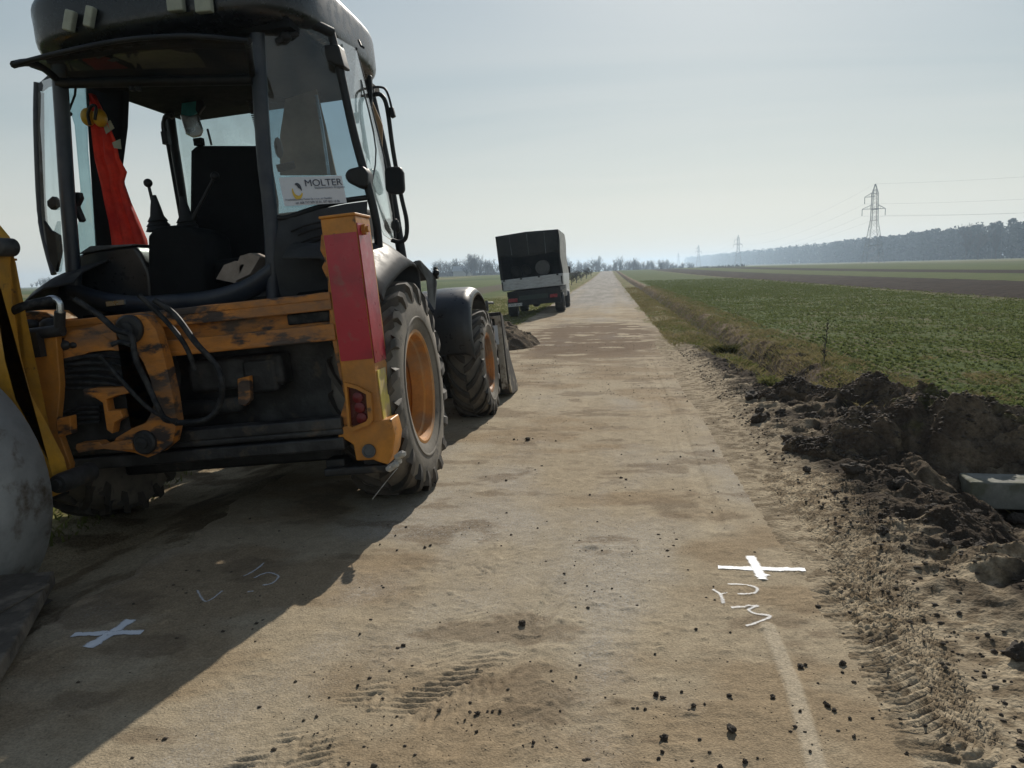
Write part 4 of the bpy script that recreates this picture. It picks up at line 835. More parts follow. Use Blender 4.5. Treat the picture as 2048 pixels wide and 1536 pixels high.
cres(bm, 160, 345, Ht*.30, Ht*.19, q-ux*Wd*.025); obj('sign_logo', bm, M['logoy'], sgn)
bm = B(); cres(bm, 120, -10, Ht*.24, Ht*.10, q-ux*Wd*.02+uy*Ht*.05+uz*.001); obj('sign_logo', bm, M['logod'], sgn)
# ---------------- things in the cab: vest and ear defenders
bm = B(); rows = []
out_ = [((186, 190), (190, 190)), ((184, 215), (204, 212)), ((182, 240), (222, 245)), ((183, 275), (240, 285)), ((188, 318), (245, 318)), ((196, 345), (258, 345)), ((206, 372), (250, 365)), ((214, 410), (262, 405)), ((222, 445), (276, 440)), ((228, 490), (292, 480)), ((262, 500), (297, 520))]
for i, (a, b_) in enumerate(out_):
    A, Bq = mp(*a, 1, .12), mp(*b_, 1, .12); rows.append([A.lerp(Bq, t/10)+V((0, .035*math.sin(t*1.7+i*.35)-.02, 0)) for t in range(11)])
loft(bm, rows)
vest = obj('safety_vest', bm, M['vest'], None, smooth=True, solid=.008); vest.matrix_world = MM; tag(vest, 'orange red safety vest with grey bands hanging inside the rear of the cab', 'safety vest')
for pts in ([(206, 250), (220, 240), (228, 256), (212, 268)], [(224, 285), (240, 278), (242, 298), (228, 296)]):
    bm = B(); prism(bm, py_(.07, *pts), (0, .006, 0)); obj('reflective_band', bm, M['reflect'], vest)
em = empty('ear_defenders', 'yellow ear defenders hung over the top of the orange vest', 'ear defenders', mat=MM)
for a, b_ in ((176, 234), (200, 236)):
    bm = B(); ball(bm, mp(a, b_, 1, .05), .062, .75, .8, 1.0, 3); obj('ear_cup', bm, M['earm'], em, smooth=True)
bm = B(); tube(bm, smoothpath(py_(.0, (180, 250), (176, 228), (183, 212), (192, 214), (190, 240))), .011, 8); obj('headband', bm, M['black'], em, smooth=True)
#PART3
# ================================================================ TRUCK
TM = frame(4.6, (-1.78, 28.5, base(np.array(-2.), np.array(28.5))*1.0), .95); TI = TM.inverted(); TY = -.85
tk = empty('tarpaulin_truck', 'small flatbed truck with dark tarpaulin cover rolled up above a silver tailboard', 'truck', mat=TM)
def tp(px, py, y=TY): return mp(px, py, 1, y, TI)
def tpart(name, bm, m, parent=None, **k): return obj(name, bm, m, parent or tk, **k)
A0, A1, A2 = tp(991, 474), tp(1052, 464), tp(1115.5, 459); B0, B1 = tp(1002, 561), tp(1124.5, 547); LEN = 4.0
yv = V((0, 1, 0))
def quad(name, pts, m, **k):
    bm = B(); bm.faces.new([bm.verts.new(p) for p in pts]); return tpart(name, bm, m, **k)
bm = B(); pr = [A0, A1, A2]; rows = [[p+yv*t for p in pr] for t in (0, LEN)]; loft(bm, rows)
rows = [[A0+yv*t, B0+yv*t] for t in (0, LEN)]; loft(bm, rows)
f = [bm.verts.new(p+yv*LEN) for p in (A0, A1, A2, B1, B0)]; bm.faces.new(f); cov = tpart('tarpaulin_cover', bm, M['tarp'], solid=.02)
bm = B(); rows = [[(A2.lerp(B1, k/8))+V((.012+.018*math.sin(t*3.1+k), t, 0)) for t in np.linspace(0, LEN, 24)] for k in range(9)]; loft(bm, rows); obj('tarpaulin_side', bm, M['tarps'], cov, smooth=True)
bm = B(); rl_ = [tp(998, 512.4), tp(1024.7, 515), tp(1046, 513.5), tp(1068, 510.4), tp(1088, 507.5), tp(1104, 504), tp(1119, 505.6)]
tl_ = [A0, A0.lerp(A1, .45), A0.lerp(A1, .85), A1.lerp(A2, .25), A1.lerp(A2, .55), A1.lerp(A2, .8), A2]
rows = [[a.lerp(b_, t)+V((0, -.02-.03*math.sin(3*t+i*1.3), 0)) for i, (a, b_) in enumerate(zip(tl_, rl_))] for t in np.linspace(0, 1, 8)]; loft(bm, rows); obj('rolled_flap', bm, M['tarp'], cov, smooth=True, solid=.02)
bm = B()
for t in (0.02, .5, .98): tube(bm, [A0.lerp(A2, t)+V((0, .06, -.05)), B0.lerp(B1, t)+V((0, .06, 0))] if t != .5 else [A0+V((0, .05, -.05)), A2+V((0, .05, -.05))], .03, 6)
tpart('cover_frame', bm, M['black'])
C0, C1 = tp(1005, 583), tp(1126, 570); D0, D1 = B0, tp(1124.5, 546)
bm = B(); prism(bm, [D0, D1, C1, C0], (0, .05, 0)); tb = tpart('tailboard', bm, M['alu'], bev=.01)
for t in (.05, .33, .62, .92):
    bm = B(); q = D0.lerp(D1, t); box(bm, q+V((0, -.02, -.03)), (.07, .04, .05)); obj('latch', bm, M['black'], tb)
bm = B()
for t in (.22, .5, .78): tube(bm, [A0.lerp(A2, t)+V((0, -.05, -.03-.12*(t == .5)*0)), rl_[0].lerp(rl_[-1], t)+V((0, -.09, .0))], .012, 5)
obj('strap', bm, M['greyp'], cov)
for t, dx in ((.0, .03), (1, -.03)):
    bm = B(); q = D0.lerp(D1, t).lerp(C0.lerp(C1, t), .5); box(bm, q+V((dx, -.03, -.02)), (.04, .04, .28)); obj('corner_clamp', bm, M['black'], tb)
bm = B(); prism(bm, [D1+V((0, .05, -.01)), D1+V((0, LEN, -.01)), C1+V((0, LEN, 0)), C1+V((0, .05, 0))], (.03, 0, 0)); tpart('dropside', bm, M['wpaint'])
bm = B(); prism(bm, [D0+V((0, .05, -.01)), D0+V((0, LEN, -.01)), C0+V((0, LEN, 0)), C0+V((0, .05, 0))], (.03, 0, 0)); tpart('dropside', bm, M['wpaint'])
zf = (C0.z+C1.z)/2; xm = (C0.x+C1.x)/2
bm = B(); box(bm, (xm, TY+LEN/2+.05, zf+.02), (2.1, LEN-.1, .06)); tpart('load_floor', bm, M['dirty'])
bm = B(); box(bm, (xm, TY+LEN/2+.1, zf-.12), (1.9, LEN-.2, .14)); box(bm, (xm-.42, 2.0, zf-.3), (.1, 5.4, .18)); box(bm, (xm+.42, 2.0, zf-.3), (.1, 5.4, .18)); tpart('chassis', bm, M['dirty'])
bm = B(); prism(bm, [tp(1016, 586), tp(1121, 574), tp(1122, 604), tp(1100, 606), tp(1016, 614)], (0, .12, 0)); ub = tpart('rear_valance', bm, M['black'], bev=.01)
bm = B(); prism(bm, [tp(1038, 592, TY-.01), tp(1096, 586, TY-.01), tp(1096, 595, TY-.01), tp(1038, 601, TY-.01)], (0, -.02, 0)); obj('panel', bm, pm('dark_green_panel', (.018, .03, .026), .6), ub)
for nm_, q in (('l', [(1017, 598), (1035, 596.5), (1035, 604), (1017, 605)]), ('r', [(1100, 588.5), (1115, 587), (1115, 594), (1100, 595)])):
    bm = B(); prism(bm, [tp(a, b_, TY-.01) for a, b_ in q], (0, -.03, 0)); tpart('tail_light', bm, M['tail'], bev=.01)
bm = B(); Pp = [tp(a, b_, TY-.015) for a, b_ in ((1017, 608), (1044.5, 605.5), (1044.5, 611.5), (1017, 614))]; prism(bm, Pp, (0, -.012, 0)); pl_ = tpart('number_plate', bm, M['plate'])
ax_ = (Pp[1]-Pp[0]).normalized(); az_ = V((1, 0, 0)).cross(V((0, 1, 0))); ayv = (Pp[0]-Pp[3]); ayv = (ayv-ax_*ayv.dot(ax_)).normalized()
text_on(Pp[3], 'plate_lettering', 'OKR 28A76', .10, M['navyt'], .03, .02, pl_, ax_, ayv, V((0, -1, 0)), .015)
bm = B(); box(bm, (xm-.55, -.5, .52), (.06, .05, .16)); box(bm, (xm, .05, .42), (1.5, .12, .12)); ball(bm, (xm, .05, .42), .16); box(bm, (xm+.3, -.6, .52), (.5, .1, .06)); tpart('rear_axle', bm, M['dirty'])
for sx, nm_ in ((1, 0), (-1, 0)):
    for yy in (.05, 3.65):
        bm = B(); c_ = (xm+sx*.86, yy, .35); lathe(bm, [(-.16, .2), (-.17, .31), (-.12, .355), (.12, .355), (.17, .31), (.16, .2), (.05, .18), (.05, .001)], c_, 'x', 32); wv = tpart('wheel', bm, M['rubber'] if 0 else M['dirty'], autos=40)
        bm = B(); lathe(bm, [(sx*.10, .19), (sx*.12, .17), (sx*.07, .1), (sx*.07, .001)], c_, 'x', 24); obj('rim', bm, M['greyp'], wv, autos=40)
bm = B(); box(bm, (xm+.93, .05, .76), (.12, .95, .06)); box(bm, (xm-.93, .05, .76), (.12, .95, .06)); tpart('mudguard', bm, M['black'], bev=.02)
bm = B(); prism(bm, [(xm-.97, 3.25, .45), (xm-.97, 3.25, 2.15), (xm-.97, 3.4, 2.25), (xm-.97, 4.4, 2.2), (xm-.97, 5.0, 1.45), (xm-.97, 5.5, 1.25), (xm-.97, 5.6, .45)], (1.94, 0, 0)); tpart('driver_cab', bm, M['wpaint'], bev=.06)
bm = B(); prism(bm, [tp(1133.5, 535, 4.3), tp(1136, 532, 4.3), tp(1140, 532.5, 4.3), tp(1141, 544, 4.3), tp(1138, 547, 4.3), tp(1134, 545, 4.3)], (0, .12, 0)); box(bm, tp(1131, 545, 4.35), (.25, .05, .05)); tpart('side_mirror', bm, M['black'], bev=.02)
dr = obj('storage_drum', (lambda b_: (lathe(b_, [(0, .001), (0, .23), (.02, .26), (.3, .265), (.6, .26), (.62, .23), (.62, .001)], (0, 0, 0), 'y', 40), b_)[1])(B()), M['barrel'], None, autos=40)
dr.matrix_world = TM @ Matrix.Translation(tp(1085, 535, TY+.5)); tag(dr, 'round grey drum lying end on inside the open back of the truck', 'drum')
for a, b_, s in ((1032, 545, .2), (1052, 540, .17)):
    bm = B(); vv_ = ball(bm, (0, 0, 0), s, 1, .9, 1.15, 3)
    for q in bm.verts: q.co += q.co.normalized()*mnoise.noise(q.co*5)*.05
    o = obj('sack', bm, M['tarp'], None, smooth=True); o.matrix_world = TM @ Matrix.Translation(tp(a, b_, TY+.8)); tag(o, 'dark sack inside the truck near its %s' % ('left side' if a < 1040 else 'middle'), 'sack', 'sacks in the truck')
# ================================================================ SOIL HEAPS, CLODS, STONES
hmat = colmat('heap_soil', .97, 35, .45, .02, 45)
HV = []
def heap(label, cx, cy, rx, ry, h, seed, rot=0, pw=1.3, rough=.07, dark=.5, name='soil_heap', fine=1.0, top=0, group=None, topc=None, nr_=105, nth=330):
    t = np.linspace(0, 2*np.pi, nth, endpoint=False); r = np.linspace(0, 1, nr_)**.8; T, Rr = np.meshgrid(t, r)
    edge_ = 1+.22*(fbm(np.cos(T)*1.6+5, np.sin(T)*1.6+5, 4, seed)-.5)*2
    lx, ly = np.cos(T)*Rr*rx*edge_, np.sin(T)*Rr*ry*edge_
    X_ = cx+lx*math.cos(rot)-ly*math.sin(rot); Y_ = cy+lx*math.sin(rot)+ly*math.cos(rot)
    prof_ = (1-Rr**pw)
    if top: prof_ = np.minimum(prof_, top)/top
    n1 = fbm(X_*2.6, Y_*2.6, 4, seed+3)-.5; n2 = np.clip(fbm(X_*7, Y_*7, 3, seed+7)-.5, 0, 1); n3 = fbm(X_*17, Y_*17, 4, seed+9)-.5; n4 = np.clip(ridge(X_*5+n1, Y_*5, 3, seed+11), -.3, 1)
    Z_ = h*prof_*(1+.5*n1)+rough*(n1*2*np.clip(prof_*3, 0, 1)+2.2*n2*fine+.75*n3+.45*n4*fine)
    Z_ = Z_*ss(1.0, .86, Rr)+zterr(X_, Y_)-.10*ss(.86, 1.0, Rr)
    if cx > -2.6 and cx < 1.3: Z_ = Z_
    wob = rough*1.3*(fbm(X_*6+9, Z_*8, 3, seed+20)-.5); X_ = X_+wob; Y_ = Y_+rough*1.3*(fbm(Y_*6-9, Z_*8, 3, seed+21)-.5)
    cl = lerp(np.ones(X_.shape+(3,))*(.072, .055, .041), (.145, .112, .079), ss(.4, .65, fbm(X_*4, Y_*4, 4, seed+30))); cl = lerp(cl, (.17, .135, .09), ss(.55, .75, fbm(X_*9, Y_*9, 3, seed+31))*(1-dark))
    if topc: cl = lerp(cl, topc, ss(.3, .75, prof_)*ss(.42, .6, fbm(X_*5, Y_*5, 3, seed+33)))
    if cx > 0:
        kk = nr.randint(0, nr_*nth*.85, int(1900*rx)); HV.append(np.stack([X_.ravel()[kk], Y_.ravel()[kk], Z_.ravel()[kk]+.004], -1))
    i = np.arange((nr_-1)*nth).reshape(nr_-1, nth); j = np.roll(i, -1, 1); f_ = np.stack([i, i+nth, j+nth, j], -1).reshape(-1, 4)
    me = np_mesh(name, np.stack([X_, Y_, Z_], -1).reshape(-1, 3), f_, np.concatenate([cl, np.zeros(X_.shape+(1,))], -1).reshape(-1, 4)); me.polygons.foreach_set('use_smooth', np.ones(len(f_), bool))
    return tag(link(name, me, hmat), label, 'soil heap', group)
pk = gp(1812, 780, .50)
heap('tall dark soil heap with a steep shaded face beside the concrete slab', pk.x+.30, pk.y-.08, .78, .52, .38, 11, R(-28), 1.5, .036, .85, top=.8, topc=(.09, .085, .04))
pk2 = gp(1712, 765, .30)
heap('broken dark soil heap behind and left of the tallest heap on the right verge', pk2.x+.1, pk2.y, .60, .46, .15, 23, R(15), 1.6, .055, .5)
pk3 = gp(1720, 850, .26)
heap('rounded brown soil lump at the left foot of the tallest heap', pk3.x+.03, pk3.y+.0, .40, .32, .19, 37, R(20), 1.9, .05, .35, top=.85)
pk4 = gp(1570, 795, .08)
heap('low row of dark earth chunks nearest the road on the right verge', pk4.x+.1, pk4.y, .45, .26, .10, 41, R(-8), 1.4, .10, .8)
pk5 = gp(1665, 905, .06); heap('low crumbly soil ridge in front of the rounded lump', pk5.x, pk5.y-.1, .5, .16, .05, 47, R(-40), 1.5, .06, .3)
heap('large brown soil heap on the left verge between the loader bucket and the truck', -4.65, 16.0, 3.25, 2.8, 1.35, 53, 0, 1.05, .085, .4, topc=(.05, .04, .03))
bm = B()
def mbox(c, s, rz): r = box(bm, (0, 0, 0), s); bmesh.ops.transform(bm, matrix=Matrix.Translation(V(c)) @ Matrix.Rotation(rz, 4, 'Z'), verts=r)
q = gp(1952, 966, .06); mbox((q.x+.42, q.y+.10, -.03), (.86, .24, .18), R(-6)); tag(obj('concrete_slab', bm, M['conc'], bev=.012), 'weathered green grey concrete slab lying at the foot of the tall soil heap', 'concrete slab')
# clods
cmat = pm('clod_earth', (.055, .043, .033), .98, c2=(.10, .078, .055), sc2=20, bump=.006, bsc=60)
CM = []
for k in range(7):
    bm = B(); bmesh.ops.create_icosphere(bm, subdivisions=3, radius=1)
    for v_ in bm.verts:
        p = v_.co.copy(); d = 1+.45*mnoise.noise(p*1.3+V((k*7, 0, 0)))+.3*mnoise.noise(p*3.2+V((0, k*5, 0)))+.12*mnoise.noise(p*8); v_.co = V((p.x*d, p.y*d*.9, p.z*d*.72))
    me = bpy.data.meshes.new('soil_clod'); bm.to_mesh(me); bm.free(); me.materials.append(cmat); CM.append(me)
def clod(x, y, r, label, group=None, k=None, z=None):
    o = bpy.data.objects.new('soil_clod', CM[k if k is not None else rnd.randrange(7)]); C.objects.link(o)
    o.location = (x, y, (zg(x, y) if z is None else z)+r*.45); o.scale = (r*rnd.uniform(.85, 1.25), r*rnd.uniform(.8, 1.1), r*rnd.uniform(.8, 1.15)); o.rotation_euler = (rnd.uniform(-.3, .3), rnd.uniform(-.3, .3), rnd.uniform(0, 6.3))
    return tag(o, label, 'clod', group)
def clodp(px, py, rp, label, group=None, k=None):
    q = gp(px, py); clod(q.x, q.y, rp*(q-CAMP).length/F*.85, label, group, k)
GRPR = 'earth clods scattered on the road'
clodp(1045, 1252, 9, 'lone dark earth clod in the middle of the foreground road', GRPR)
clodp(1328, 1478, 10, 'dark earth clod at the bottom of the road below two smaller joined clods', GRPR); clodp(1463, 1464, 12, 'largest dark earth clod at the bottom of the road left of the tyre streak', GRPR)
clodp(1636, 1214, 5, 'single small clod to the right of the spray painted letters', GRPR); clodp(1056, 881, 6, 'dark clod on the road near the rear wheel of the loader', GRPR)
clodp(807, 1293, 4.5, 'small square clod on sunlit dust near the shadow edge', GRPR)
for a, b_, s in ((1312, 1391, 7), (1326, 1396, 5), (1545, 1396, 6), (1601, 1335, 7), (1611, 1331, 4), (1685, 1331, 8), (1743, 1284, 7), (1725, 1336, 3), (1685, 1346, 3), (1028, 880, 3), (1012, 962, 3), (850, 1096, 4), (861, 1092, 3.5), (953, 1466, 4.5), (950, 1430, 3),
                 (1290, 1419, 4), (1387, 1417, 5), (1378, 1422, 3), (1458, 1393, 5), (1363, 1385, 4), (1325, 1504, 4.5), (1317, 1517, 4), (1490, 1525, 6), (1440, 1533, 5), (1515, 1517, 3), (1067, 1484, 4), (1065, 1492, 3), (1392, 1262, 4), (1600, 1430, 4), (1780, 1387, 3), (1708, 1475, 4),
                 (878, 1424, 5), (940, 1423, 4), (955, 1426, 5), (975, 1425, 4), (985, 1427, 4), (1000, 1428, 4), (930, 1438, 3), (716, 1373, 4), (812, 1055, 3), (760, 1090, 2.5), (1242, 957, 3), (1252, 961, 3), (1180, 991, 3), (1427, 903, 3), (1361, 916, 2.5), (1427, 1175, 2.5),
                 (1800, 1445, 4), (1813, 1508, 4), (1850, 1460, 4), (1310, 1310, 3), (1160, 1330, 3), (955, 1340, 3), (720, 1270, 3), (1620, 1510, 4), (1120, 1420, 3), (1655, 1415, 6), (1668, 1423, 5), (1650, 1408, 4), (1700, 1440, 4), (1745, 1437, 3)):
    clodp(a, b_, s, 'small loose earth clod lying on the dusty road', 'small clods on the road')
for i in range(70):
    x = rnd.uniform(1.35, 3.3); y = rnd.uniform(2.2, 9.0)
    clod(x, y, rnd.uniform(.02, .06) if rnd.random() < .8 else rnd.uniform(.06, .09), 'loose earth clod in the churned soil of the right verge', 'clods in the churned verge')
# crumbs: thousands of grains and flakes, nobody could count them
def crumbs(pts, name='soil_crumbs'):
    ico = np.array([(0, 0, 1), (.9, 0, .3), (.28, .85, .3), (-.72, .53, .3), (-.72, -.53, .3), (.28, -.85, .3), (0, 0, -.4)]); fi = np.array([(0, 1, 2), (0, 2, 3), (0, 3, 4), (0, 4, 5), (0, 5, 1), (6, 2, 1), (6, 3, 2), (6, 4, 3), (6, 5, 4), (6, 1, 5)])
    P = np.array(pts); n = len(P); j = nr.uniform(.6, 1.4, (n, 7, 3)); a = nr.uniform(0, 6.28, n); v_ = ico[None]*j*P[:, 3, None, None]; c_, s_ = np.cos(a)[:, None], np.sin(a)[:, None]
    v_ = np.stack([v_[..., 0]*c_-v_[..., 1]*s_, v_[..., 0]*s_+v_[..., 1]*c_, v_[..., 2]*.75], -1)+P[:, None, :3]
    f_ = fi[None]+(np.arange(n)*7)[:, None, None]; o = link(name, np_mesh(name, v_.reshape(-1, 3), f_.reshape(-1, 3)), cmat); return kind(tag(o, 'dark soil crumbs and grit strewn over the road and verge', 'soil crumbs'), 'stuff')
Xc = nr.uniform(-2.3, 1.25, 60000); Yc = 1.7+nr.uniform(0, 1, 60000)**1.6*14
dens = ss(.50, .68, fbm(Xc*1.2, Yc*1.2, 3, 501))*.5+.06+.8*np.exp(-((Xc+.85)/.25)**2-((Yc-4.3)/.16)**2)+.5*np.exp(-((Xc+.0)/.9)**2-((Yc-2.3)/.3)**2)+.5*ss(.8, 1.2, Xc)*ss(9, 5, Yc)
k = nr.uniform(0, 1, 60000) < dens*.3; Xc, Yc = Xc[k], Yc[k]; Rc = .0022+.009*nr.uniform(0, 1, len(Xc))**6+.0006*Yc*.3
X2 = nr.uniform(1.2, 3.6, 40000); Y2 = nr.uniform(1.9, 14, 40000); k = nr.uniform(0, 1, 40000) < ss(.35, .65, fbm(X2*2, Y2*2, 3, 502)); X2, Y2 = X2[k], Y2[k]; R2 = .003+.015*nr.uniform(0, 1, len(X2))**4
zc = np.maximum(zroad(Xc, Yc), zterr(Xc, Yc)); HVa = np.concatenate(HV); R3 = .006+.022*nr.uniform(0, 1, len(HVa))**4
crumbs(list(zip(np.r_[Xc, X2, HVa[:, 0]], np.r_[Yc, Y2, HVa[:, 1]], np.r_[zc, zterr(X2, Y2), HVa[:, 2]], np.r_[Rc, R2, R3])))
# ================================================================ GRASS, CROP
def leafmat(name, c, c2, tr=.35):
    m, n, l, b = mk(name); g_ = n.new('ShaderNodeObjectInfo'); t = n.new('ShaderNodeTexCoord'); q = n.new('ShaderNodeTexNoise'); q.inputs['Scale'].default_value = 9; q.inputs['Detail'].default_value = 5; l.new(t.outputs['Object'], q.inputs['Vector'])
    mr = n.new('ShaderNodeMapRange'); mr.inputs[1].default_value = .35; mr.inputs[2].default_value = .65; l.new(q.outputs[0], mr.inputs[0])
    x = n.new('ShaderNodeMixRGB'); l.new(mr.outputs[0], x.inputs[0]); x.inputs[1].default_value = c+(1,); x.inputs[2].default_value = c2+(1,); l.new(x.outputs[0], b.inputs['Base Color']); b.inputs['Roughness'].default_value = .9; b.inputs['Specular IOR Level'].default_value = .03
    ts = n.new('ShaderNodeBsdfTranslucent'); l.new(x.outputs[0], ts.inputs[0]); ms = n.new('ShaderNodeMixShader'); ms.inputs[0].default_value = tr; l.new(b.outputs[0], ms.inputs[1]); l.new(ts.outputs[0], ms.inputs[2]); l.new(ms.outputs[0], n['Material Output'].inputs[0]); return m
def blades(name, label, cat, X_, Y_, h, wd, m, lean=.5, zz=None):
    n = len(X_); Z_ = (zterr(X_, Y_) if zz is None else zz)-.01; a = nr.uniform(0, 6.28, n); hh_ = h*nr.uniform(.5, 1.3, n); b_ = nr.uniform(0, 6.28, n); ln = hh_*lean*nr.uniform(.2, 1.6, n)
    w_ = wd*nr.uniform(.6, 1.4, n); ca, sa = np.cos(a)*w_, np.sin(a)*w_; tx, ty = np.cos(b_)*ln, np.sin(b_)*ln
    v_ = np.stack([np.stack([X_-ca, Y_-sa, Z_], -1), np.stack([X_+ca, Y_+sa, Z_], -1), np.stack([X_+ca*.8+tx*.4, Y_+sa*.8+ty*.4, Z_+hh_*.6], -1), np.stack([X_-ca*.1+tx, Y_-sa*.1+ty, Z_+hh_], -1)], 1)
    f_ = np.arange(n*4).reshape(n, 4); o = link(name, np_mesh(name, v_.reshape(-1, 3), f_), m); kind(tag(o, label, cat), 'stuff'); return o
drym = leafmat('dry_grass', (.27, .225, .115), (.19, .165, .08)); grm = leafmat('verge_grass', (.12, .145, .04), (.17, .165, .065)); crm = leafmat('crop_leaf', (.15, .19, .058), (.18, .20, .08), .35)
def samp(n, x0, x1, y0, y1, p=1.0): return nr.uniform(x0, x1, n), y0+(y1-y0)*nr.uniform(0, 1, n)**p
X_, Y_ = samp(90000, 1.15, 3.5, 8, 60, 1.7); k = nr.uniform(0, 1, len(X_)) < ss(8, 11, Y_-6*(1-ss(1.35, 2.0, X_)))*(.25+.75*ss(.4, .6, fbm(X_*2, Y_*1.3, 3, 601)))*(1-.8*np.exp(-((X_-2.35)/.15)**2)); blades('dry_grass', 'dry straw coloured grass along the right ditch and verge', 'dry grass', X_[k], Y_[k], .05+.0006*10, .006, drym, 1.1)
X_, Y_ = samp(60000, 1.2, 3.0, 8.5, 45, 1.6); k = nr.uniform(0, 1, len(X_)) < ss(.45, .6, fbm(X_*2.2, Y_*1.6, 3, 602))*ss(8.5, 10.5, Y_-6*(1-ss(1.35, 2.0, X_))); blades('verge_grass', 'short green grass patches on the right verge', 'grass', X_[k], Y_[k], .045, .006, grm, .9)
X_, Y_ = samp(60000, -8, -2.55, 3.5, 50, 1.5); k = (nr.uniform(0, 1, len(X_)) < .3+.7*ss(.4, .6, fbm(X_*2, Y_*1.3, 3, 603))) & ((X_ < -3.6) | (Y_ > 10)); blades('left_grass', 'green and yellow grass on the left verge beyond the loader', 'grass', X_[k], Y_[k], .07, .009, grm, .8)
X_, Y_ = samp(30000, 2.2, 4.6, 4.5, 12, 1.); k = nr.uniform(0, 1, len(X_)) < ss(.5, .62, fbm(X_*1.8, Y_*1.8, 3, 604))*.8; blades('soil_roots', 'dry roots and stubble mixed in the dug soil', 'stubble', X_[k], Y_[k], .05, .003, drym, 1.4)
# crop rosettes
n = 120000; X_ = 3.15+np.round((13.0-3.15)*nr.uniform(0, 1, n)/.16)*.16+nr.normal(0, .022, n); Y_ = 5.5+nr.uniform(0, 1, n)**1.9*80; k = nr.uniform(0, 1, n) < (.35+.6*ss(.35, .62, fbm(X_*1.5, Y_*1.5, 3, 605)))*(1-.8*ss(35, 85, Y_))*ss(3.0, 4.0, X_+(Y_-7)*.25); X_, Y_ = X_[k], Y_[k]; n = len(X_); Zb = zterr(X_, Y_)
V_, F_ = [], []
for q in range(5):
    a = nr.uniform(0, 6.28, n); X_ = X_+0; L = nr.uniform(.018, .048, n)*(1+.012*Y_); e = nr.uniform(.15, 1.0, n); w_ = L*nr.uniform(.22, .34, n); dx, dy = np.cos(a), np.sin(a); up_ = L*e; ho = L*(1.15-e*.5)
    p0 = np.stack([X_, Y_, Zb], -1); p1 = np.stack([X_+dx*ho*.55-dy*w_, Y_+dy*ho*.55+dx*w_, Zb+up_*.75], -1); p2 = np.stack([X_+dx*ho, Y_+dy*ho, Zb+up_*.8], -1); p3 = np.stack([X_+dx*ho*.55+dy*w_, Y_+dy*ho*.55-dx*w_, Zb+up_*.75], -1)
    V_.append(np.stack([p0, p1, p2, p3], 1).reshape(-1, 3))
V_ = np.concatenate(V_); o = link('crop_plants', np_mesh('crop_plants', V_, np.arange(len(V_)).reshape(-1, 4)), crm); kind(tag(o, 'low green winter crop plants covering the field right of the ditch', 'crop'), 'stuff')
# tufts, weed, litter
def tuft(px, py, h, n, m, label, r=.12, wd=.006, name='grass_tuft'):
    q = gp(px, py); a = nr.uniform(0, 6.28, n); d = r*nr.uniform(0, 1, n)**.7; X_, Y_ = q.x+np.cos(a)*d, q.y+np.sin(a)*d; o = blades(name, label, 'grass tuft', X_, Y_, h, wd, m, .9); del o['kind']; return o
tuft(1450, 712, .13, 700, leafmat('dark_tuft', (.05, .06, .02), (.10, .09, .04)), 'dark green grass tuft standing on the verge beside the ditch', .17)
tuft(1500, 735, .08, 400, grm, 'low green grass tuft below the darker tuft on the verge', .2)
tuft(1545, 782, .08, 400, grm, 'small grass tuft beside the row of dark earth chunks', .15)
tuft(935, 1064, .018, 500, leafmat('dark_mulch', (.05, .038, .025), (.09, .07, .045), .1), 'flat patch of dark plant debris on the sunlit road behind the loader', .13, .006, 'plant_debris')
tuft(992, 860, .012, 300, leafmat('red_mulch', (.10, .055, .03), (.13, .08, .045), .1), 'reddish brown smear of dry debris near the front wheel of the loader', .15, .006, 'plant_debris')
tuft(1930, 880, .12, 500, drym, 'dry pale grass tuft at the right foot of the tall heap', .25)
bm = B(); q = gp(1648, 742); zz0 = zg(q.x, q.y)
tube(bm, smoothpath([(q.x, q.y, zz0), (q.x+.01, q.y, zz0+.25), (q.x+.04, q.y, zz0+.62)], 6), [.006]*7+[.004]*6, 5)
for i in range(46):
    t = rnd.uniform(.08, 1); a = rnd.uniform(0, 6.28); L = rnd.uniform(.04, .12)*(1.15-t*.7); p = V((q.x+.04*t*t, q.y, zz0+.62*t)); tube(bm, [p, p+V((math.cos(a)*L*.6, math.sin(a)*L*.6, L*.7))], .0035, 4)
tag(obj('dry_weed', bm, M['bark']), 'tall dry weed stalk standing between the ditch and the green field', 'weed')
bm = B(); q = gp(1423, 673, -.1); v_ = ball(bm, (q.x, q.y, zg(q.x, q.y)+.05), .075, 1, .8, .7, 2)
for p in bm.verts: p.co += V((1, 1, 1))*mnoise.noise(p.co*14)*.03
tag(obj('litter', bm, M['litter']), 'pale crumpled litter lying in the ditch beside the right verge', 'litter')
for a, b_ in ((1608, 822), ):
    bm = B(); q = gp(a, b_); box(bm, (q.x, q.y, zg(q.x, q.y)+.01), (.07, .02, .012)); tag(obj('pale_stone', bm, M['litter'], bev=.004), 'thin pale stone chip on the soil beyond the low ridge', 'stone')
